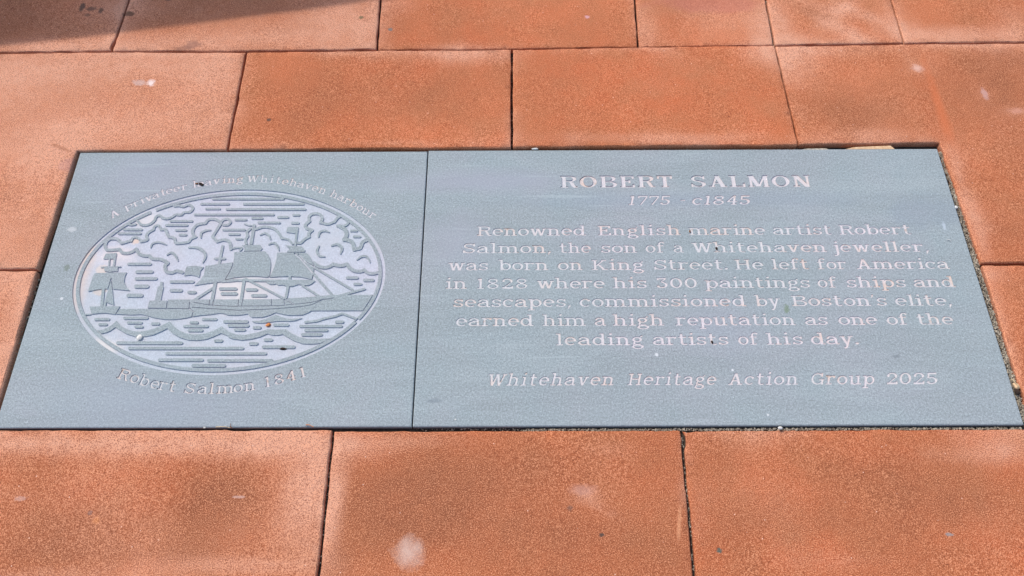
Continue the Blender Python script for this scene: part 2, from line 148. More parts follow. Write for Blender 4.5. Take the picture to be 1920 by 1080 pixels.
FAR_SLABS = [([(-2.3, 1.57), (-1.7999999999999998, 1.57), (-1.7999999999999998, 1.89), (-2.3, 1.89)], [0.0022, 0.0022, 0.0022, 0.0022], 0.0029, (0.22, 0.33, 0.67)), ([(-1.7999999999999998, 1.57), (-1.0780304275780206, 1.57), (-1.0780304275780206, 1.89), (-1.7999999999999998, 1.89)], [0.0022, 0.0022, 0.0022, 0.0022], 0.0038, (0.01, 0.21, 0.67)), ([(-1.0780304275780206, 1.57), (-0.3833380616369433, 1.57), (-0.3833380616369433, 1.89), (-1.0780304275780206, 1.89)], [0.0022, 0.0022, 0.0022, 0.0022], 0.0037, (0.03, 0.21, 0.32)), ([(-0.3833380616369433, 1.57), (0.2797901961338358, 1.57), (0.2797901961338358, 1.89), (-0.3833380616369433, 1.89)], [0.0022, 0.0022, 0.0022, 0.0022], 0.0027, (0.0, 0.13, 0.34)), ([(0.2797901961338358, 1.57), (1.0546938076764014, 1.57), (1.0546938076764014, 1.89), (0.2797901961338358, 1.89)], [0.0022, 0.0022, 0.0022, 0.0022], 0.0033, (0.05, 0.33, 0.27)), ([(1.0546938076764014, 1.57), (1.7399295638162364, 1.57), (1.7399295638162364, 1.89), (1.0546938076764014, 1.89)], [0.0022, 0.0022, 0.0022, 0.0022], 0.0014, (0.0, 0.35, 0.3)), ([(1.7399295638162364, 1.57), (2.3, 1.57), (2.3, 1.89), (1.7399295638162364, 1.89)], [0.0022, 0.0022, 0.0022, 0.0022], 0.0039, (0.26, 0.15, 0.68)), ([(-2.3, 1.89), (-1.5999999999999999, 1.89), (-1.5999999999999999, 2.2), (-2.3, 2.2)], [0.0022, 0.0022, 0.0022, 0.0022], 0.0026, (0.2, 0.12, 0.67)), ([(-1.5999999999999999, 1.89), (-0.8928074176679274, 1.89), (-0.8928074176679274, 2.2), (-1.5999999999999999, 2.2)], [0.0022, 0.0022, 0.0022, 0.0022], 0.0039, (0.27, 0.15, 0.38)), ([(-0.8928074176679274, 1.89), (-0.34302060052900374, 1.89), (-0.34302060052900374, 2.2), (-0.8928074176679274, 2.2)], [0.0022, 0.0022, 0.0022, 0.0022], 0.0014, (0.02, 0.16, 0.5)), ([(-0.34302060052900374, 1.89), (0.1579943352833033, 1.89), (0.1579943352833033, 2.2), (-0.34302060052900374, 2.2)], [0.0022, 0.0022, 0.0022, 0.0022], 0.003, (0.1, 0.16, 0.61)), ([(0.1579943352833033, 1.89), (0.802217891272315, 1.89), (0.802217891272315, 2.2), (0.1579943352833033, 2.2)], [0.0022, 0.0022, 0.0022, 0.0022], 0.0019, (0.14, 0.3, 0.23)), ([(0.802217891272315, 1.89), (1.5947477602155857, 1.89), (1.5947477602155857, 2.2), (0.802217891272315, 2.2)], [0.0022, 0.0022, 0.0022, 0.0022], 0.0011, (0.22, 0.35, 0.21)), ([(1.5947477602155857, 1.89), (2.3, 1.89), (2.3, 2.2), (1.5947477602155857, 2.2)], [0.0022, 0.0022, 0.0022, 0.0022], 0.0021, (0.17, 0.05, 0.22)), ([(-2.3, 2.2), (-1.9499999999999997, 2.2), (-1.9499999999999997, 2.5), (-2.3, 2.5)], [0.0022, 0.0022, 0.0022, 0.0022], 0.0015, (0.29, 0.12, 0.58)), ([(-1.9499999999999997, 2.2), (-1.1711034041207433, 2.2), (-1.1711034041207433, 2.5), (-1.9499999999999997, 2.5)], [0.0022, 0.0022, 0.0022, 0.0022], 0.0038, (0.1, 0.17, 0.46)), ([(-1.1711034041207433, 2.2), (-0.43842249971104463, 2.2), (-0.43842249971104463, 2.5), (-1.1711034041207433, 2.5)], [0.0022, 0.0022, 0.0022, 0.0022], 0.0013, (0.22, 0.33, 0.63)), ([(-0.43842249971104463, 2.2), (0.07256697427180359, 2.2), (0.07256697427180359, 2.5), (-0.43842249971104463, 2.5)], [0.0022, 0.0022, 0.0022, 0.0022], 0.0038, (0.03, 0.17, 0.51)), ([(0.07256697427180359, 2.2), (0.8479931299317973, 2.2), (0.8479931299317973, 2.5), (0.07256697427180359, 2.5)], [0.0022, 0.0022, 0.0022, 0.0022], 0.002, (0.28, 0.24, 0.36)), ([(0.8479931299317973, 2.2), (1.4430331256308104, 2.2), (1.4430331256308104, 2.5), (0.8479931299317973, 2.5)], [0.0022, 0.0022, 0.0022, 0.0022], 0.0015, (0.02, 0.1, 0.54)), ([(1.4430331256308104, 2.2), (2.3, 2.2), (2.3, 2.5), (1.4430331256308104, 2.5)], [0.0022, 0.0022, 0.0022, 0.0022], 0.0015, (0.01, 0.4, 0.47)), ([(-2.3, -0.28), (-1.6999999999999997, -0.28), (-1.6999999999999997, 0.035), (-2.3, 0.035)], [0.0022, 0.0022, 0.0022, 0.0022], 0.0022, (0.07, 0.26, 0.61)), ([(-1.6999999999999997, -0.28), (-1.0633004695528003, -0.28), (-1.0633004695528003, 0.035), (-1.6999999999999997, 0.035)], [0.0022, 0.0022, 0.0022, 0.0022], 0.0023, (0.02, 0.37, 0.22)), ([(-1.0633004695528003, -0.28), (-0.4152312100265506, -0.28), (-0.4152312100265506, 0.035), (-1.0633004695528003, 0.035)], [0.0022, 0.0022, 0.0022, 0.0022], 0.0035, (0.04, 0.31, 0.67)), ([(-0.4152312100265506, -0.28), (0.2738885780013678, -0.28), (0.2738885780013678, 0.035), (-0.4152312100265506, 0.035)], [0.0022, 0.0022, 0.0022, 0.0022], 0.0034, (0.03, 0.2, 0.27)), ([(0.2738885780013678, -0.28), (1.0273087471029767, -0.28), (1.0273087471029767, 0.035), (0.2738885780013678, 0.035)], [0.0022, 0.0022, 0.0022, 0.0022], 0.0019, (0.14, 0.4, 0.63)), ([(1.0273087471029767, -0.28), (1.820111018026966, -0.28), (1.820111018026966, 0.035), (1.0273087471029767, 0.035)], [0.0022, 0.0022, 0.0022, 0.0022], 0.0024, (0.15, 0.31, 0.44)), ([(1.820111018026966, -0.28), (2.3, -0.28), (2.3, 0.035), (1.820111018026966, 0.035)], [0.0022, 0.0022, 0.0022, 0.0022], 0.0022, (0.04, 0.18, 0.69)), ([(-2.3, -0.6), (-1.9, -0.6), (-1.9, -0.28), (-2.3, -0.28)], [0.0022, 0.0022, 0.0022, 0.0022], 0.0039, (0.19, 0.22, 0.37)), ([(-1.9, -0.6), (-1.3732587751183016, -0.6), (-1.3732587751183016, -0.28), (-1.9, -0.28)], [0.0022, 0.0022, 0.0022, 0.0022], 0.0018, (0.23, 0.35, 0.38)), ([(-1.3732587751183016, -0.6), (-0.6374520012281525, -0.6), (-0.6374520012281525, -0.28), (-1.3732587751183016, -0.28)], [0.0022, 0.0022, 0.0022, 0.0022], 0.0033, (0.21, 0.28, 0.58)), ([(-0.6374520012281525, -0.6), (-0.028422472224395978, -0.6), (-0.028422472224395978, -0.28), (-0.6374520012281525, -0.28)], [0.0022, 0.0022, 0.0022, 0.0022], 0.0031, (0.08, 0.22, 0.58)), ([(-0.028422472224395978, -0.6), (0.6788424146823142, -0.6), (0.6788424146823142, -0.28), (-0.028422472224395978, -0.28)], [0.0022, 0.0022, 0.0022, 0.0022], 0.0019, (0.28, 0.28, 0.49)), ([(0.6788424146823142, -0.6), (1.1823166117890567, -0.6), (1.1823166117890567, -0.28), (0.6788424146823142, -0.28)], [0.0022, 0.0022, 0.0022, 0.0022], 0.0026, (0.08, 0.29, 0.43)), ([(1.1823166117890567, -0.6), (1.9273205120942738, -0.6), (1.9273205120942738, -0.28), (1.1823166117890567, -0.28)], [0.0022, 0.0022, 0.0022, 0.0022], 0.0029, (0.24, 0.17, 0.52)), ([(1.9273205120942738, -0.6), (2.3, -0.6), (2.3, -0.28), (1.9273205120942738, -0.28)], [0.0022, 0.0022, 0.0022, 0.0022], 0.0035, (0.11, 0.35, 0.63)), ([(-2.3, 0.035), (-1.88, 0.035), (-1.88, 0.37), (-2.3, 0.37)], [0.0022, 0.0022, 0.0022, 0.0022], 0.0031, (0.29, 0.38, 0.46)), ([(-1.88, 0.035), (-1.46, 0.035), (-1.46, 0.37), (-1.88, 0.37)], [0.0022, 0.0022, 0.0022, 0.0022], 0.0015, (0.25, 0.38, 0.44)), ([(-2.3, 0.37), (-1.88, 0.37), (-1.88, 0.67), (-2.3, 0.67)], [0.0022, 0.0022, 0.0022, 0.0022], 0.0031, (0.22, 0.31, 0.29)), ([(-1.88, 0.37), (-1.46, 0.37), (-1.46, 0.67), (-1.88, 0.67)], [0.0022, 0.0022, 0.0022, 0.0022], 0.0027, (0.2, 0.2, 0.51)), ([(-2.3, 0.67), (-1.88, 0.67), (-1.88, 0.97), (-2.3, 0.97)], [0.0022, 0.0022, 0.0022, 0.0022], 0.0033, (0.19, 0.3, 0.21)), ([(-1.88, 0.67), (-1.46, 0.67), (-1.46, 0.97), (-1.88, 0.97)], [0.0022, 0.0022, 0.0022, 0.0022], 0.0023, (0.2, 0.13, 0.54)), ([(-2.3, 0.97), (-1.88, 0.97), (-1.88, 1.27), (-2.3, 1.27)], [0.0022, 0.0022, 0.0022, 0.0022], 0.0029, (0.01, 0.22, 0.31)), ([(-1.88, 0.97), (-1.46, 0.97), (-1.46, 1.27), (-1.88, 1.27)], [0.0022, 0.0022, 0.0022, 0.0022], 0.0014, (0.1, 0.11, 0.3)), ([(-2.3, 1.27), (-1.88, 1.27), (-1.88, 1.57), (-2.3, 1.57)], [0.0022, 0.0022, 0.0022, 0.0022], 0.0011, (0.14, 0.18, 0.51)), ([(-1.88, 1.27), (-1.46, 1.27), (-1.46, 1.57), (-1.88, 1.57)], [0.0022, 0.0022, 0.0022, 0.0022], 0.0017, (0.27, 0.05, 0.4)), ([(1.42, 0.035), (1.8399999999999999, 0.035), (1.8399999999999999, 0.37), (1.42, 0.37)], [0.0022, 0.0022, 0.0022, 0.0022], 0.0018, (0.12, 0.09, 0.62)), ([(1.8399999999999999, 0.035), (2.3, 0.035), (2.3, 0.37), (1.8399999999999999, 0.37)], [0.0022, 0.0022, 0.0022, 0.0022], 0.0011, (0.18, 0.08, 0.47)), ([(1.42, 0.37), (1.8399999999999999, 0.37), (1.8399999999999999, 0.67), (1.42, 0.67)], [0.0022, 0.0022, 0.0022, 0.0022], 0.002, (0.17, 0.39, 0.61)), ([(1.8399999999999999, 0.37), (2.3, 0.37), (2.3, 0.67), (1.8399999999999999, 0.67)], [0.0022, 0.0022, 0.0022, 0.0022], 0.0034, (0.19, 0.18, 0.27)), ([(1.42, 0.67), (1.8399999999999999, 0.67), (1.8399999999999999, 0.97), (1.42, 0.97)], [0.0022, 0.0022, 0.0022, 0.0022], 0.0028, (0.17, 0.39, 0.68)), ([(1.8399999999999999, 0.67), (2.3, 0.67), (2.3, 0.97), (1.8399999999999999, 0.97)], [0.0022, 0.0022, 0.0022, 0.0022], 0.0021, (0.27, 0.05, 0.25)), ([(1.42, 0.97), (1.8399999999999999, 0.97), (1.8399999999999999, 1.27), (1.42, 1.27)], [0.0022, 0.0022, 0.0022, 0.0022], 0.0027, (0.18, 0.1, 0.51)), ([(1.8399999999999999, 0.97), (2.3, 0.97), (2.3, 1.27), (1.8399999999999999, 1.27)], [0.0022, 0.0022, 0.0022, 0.0022], 0.0021, (0.13, 0.13, 0.35)), ([(1.42, 1.27), (1.8399999999999999, 1.27), (1.8399999999999999, 1.57), (1.42, 1.57)], [0.0022, 0.0022, 0.0022, 0.0022], 0.0039, (0.11, 0.39, 0.66)), ([(1.8399999999999999, 1.27), (2.3, 1.27), (2.3, 1.57), (1.8399999999999999, 1.57)], [0.0022, 0.0022, 0.0022, 0.0022], 0.0018, (0.29, 0.22, 0.41))]
LINES = [(30, 0, 1, 507.6, [('ROBERT', 277.9, 512.9), ('SALMON', 550.7, 801.9)]), (23, 0.25, 0, 464.5, [('1775', 415.8, 503.5), ('-', 522.1, 533.6), ('c1845', 546.7, 668.5)]), (23, 0, 0, 392.5, [('Renowned', 106.0, 326.1), ('English', 350.2, 517.6), ('marine', 534.6, 688.5), ('artist', 703.7, 822.7), ('Robert', 837.1, 983.0)]), (23, 0, 0, 352.5, [('Salmon,', 78.5, 254.4), ('the', 271.2, 334.8), ('son', 354.4, 426.8), ('of', 443.6, 481.7), ('a', 499.3, 518.8), ('Whitehaven', 536.4, 804.4), ('jeweller,', 818.6, 1006.9)]), (23, 0, 0, 313.9, [('was', 51.6, 130.2), ('born', 151.2, 249.0), ('on', 267.4, 316.3), ('King', 333.9, 436.9), ('Street.', 456.7, 602.1), ('He', 616.1, 672.9), ('left', 689.5, 762.1), ('for', 778.7, 836.4), ('America', 855.7, 1038.4)]), (23, 0, 0, 273.6, [('in', 47.8, 89.3), ('1828', 108.2, 207.5), ('where', 225.7, 357.7), ('his', 374.1, 439.7), ('300', 457.8, 537.3), ('paintings', 552.8, 757.4), ('of', 772.2, 809.3), ('ships', 828.2, 944.0), ('and', 958.7, 1039.0)]), (23, 0, 0, 234.2, [('seascapes,', 63.8, 289.7), ('commissioned', 306.8, 626.6), ('by', 645.4, 693.2), ("Boston's", 714.5, 897.9), ('elite,', 914.0, 1021.5)]), (23, 0, 0, 194.5, [('earned', 70.1, 217.5), ('him', 235.2, 316.9), ('a', 333.7, 354.8), ('high', 369.1, 465.9), ('reputation', 487.9, 715.3), ('as', 733.0, 776.8), ('one', 797.0, 871.2), ('of', 888.9, 929.3), ('the', 946.1, 1015.2)]), (23, 0, 0, 154.8, [('leading', 259.3, 423.2), ('artists', 440.7, 582.9), ('of', 601.2, 638.6), ('his', 655.3, 722.6), ('day.', 737.6, 826.5)]), (23, 0.25, 0, 76.1, [('Whitehaven', 128.7, 364.4), ('Heritage', 386.0, 551.4), ('Action', 570.3, 701.1), ('Group', 721.1, 840.9), ('2025', 859.2, 955.3)])]
ARCS = [(16.5, [[('A', 113.4, 440.7, 33.6)], [('P', 139.6, 455.4, 32.8), ('r', 151.9, 466.3, 31.9), ('i', 163.2, 472.7, 32.0), ('v', 174.4, 478.7, 27.2), ('a', 187.0, 485.0, 25.7), ('t', 201.6, 491.8, 23.3), ('e', 212.3, 496.4, 20.5), ('e', 226.3, 501.1, 17.6), ('r', 241.6, 505.5, 15.5)], [('l', 261.7, 510.8, 13.8), ('e', 273.4, 513.3, 12.4), ('a', 288.5, 516.3, 10.1), ('v', 305.5, 519.6, 8.1), ('i', 321.0, 521.4, 6.5), ('n', 335.4, 522.1, 3.6), ('g', 353.0, 523.7, 1.4)], [('W', 379.7, 524.2, 0.1), ('h', 403.2, 523.5, -2.2), ('i', 419.0, 522.3, -5.4), ('t', 432.6, 520.7, -8.6), ('e', 446.9, 517.9, -11.2), ('h', 464.1, 514.3, -13.0), ('a', 480.2, 510.2, -14.5), ('v', 495.7, 506.2, -16.6), ('e', 510.6, 501.5, -19.2), ('n', 526.2, 495.7, -21.8)], [('h', 551.1, 485.5, -24.0), ('a', 565.6, 478.2, -26.5), ('r', 579.0, 471.0, -29.4), ('b', 592.4, 462.8, -31.1), ('o', 606.3, 454.4, -32.7), ('u', 619.6, 445.7, -33.0), ('r', 633.5, 436.1, -33.9)]]), (22, [[('R', 204.8, 90.3, -16.3), ('o', 226.8, 84.0, -15.7), ('b', 245.6, 78.3, -14.7), ('e', 266.2, 73.0, -13.2), ('r', 282.4, 69.9, -9.9), ('t', 300.5, 66.8, -6.8)], [('S', 333.3, 63.1, -4.9), ('a', 357.2, 62.1, -2.1), ('l', 374.2, 62.0, 1.4), ('m', 399.2, 63.1, 3.9), ('o', 422.6, 65.2, 7.2), ('n', 444.0, 68.1, 10.0)], [('1', 476.0, 75.0, 12.7), ('8', 496.7, 80.3, 15.2), ('4', 517.8, 86.6, 16.8), ('1', 538.9, 93.9, 17.9)]])]
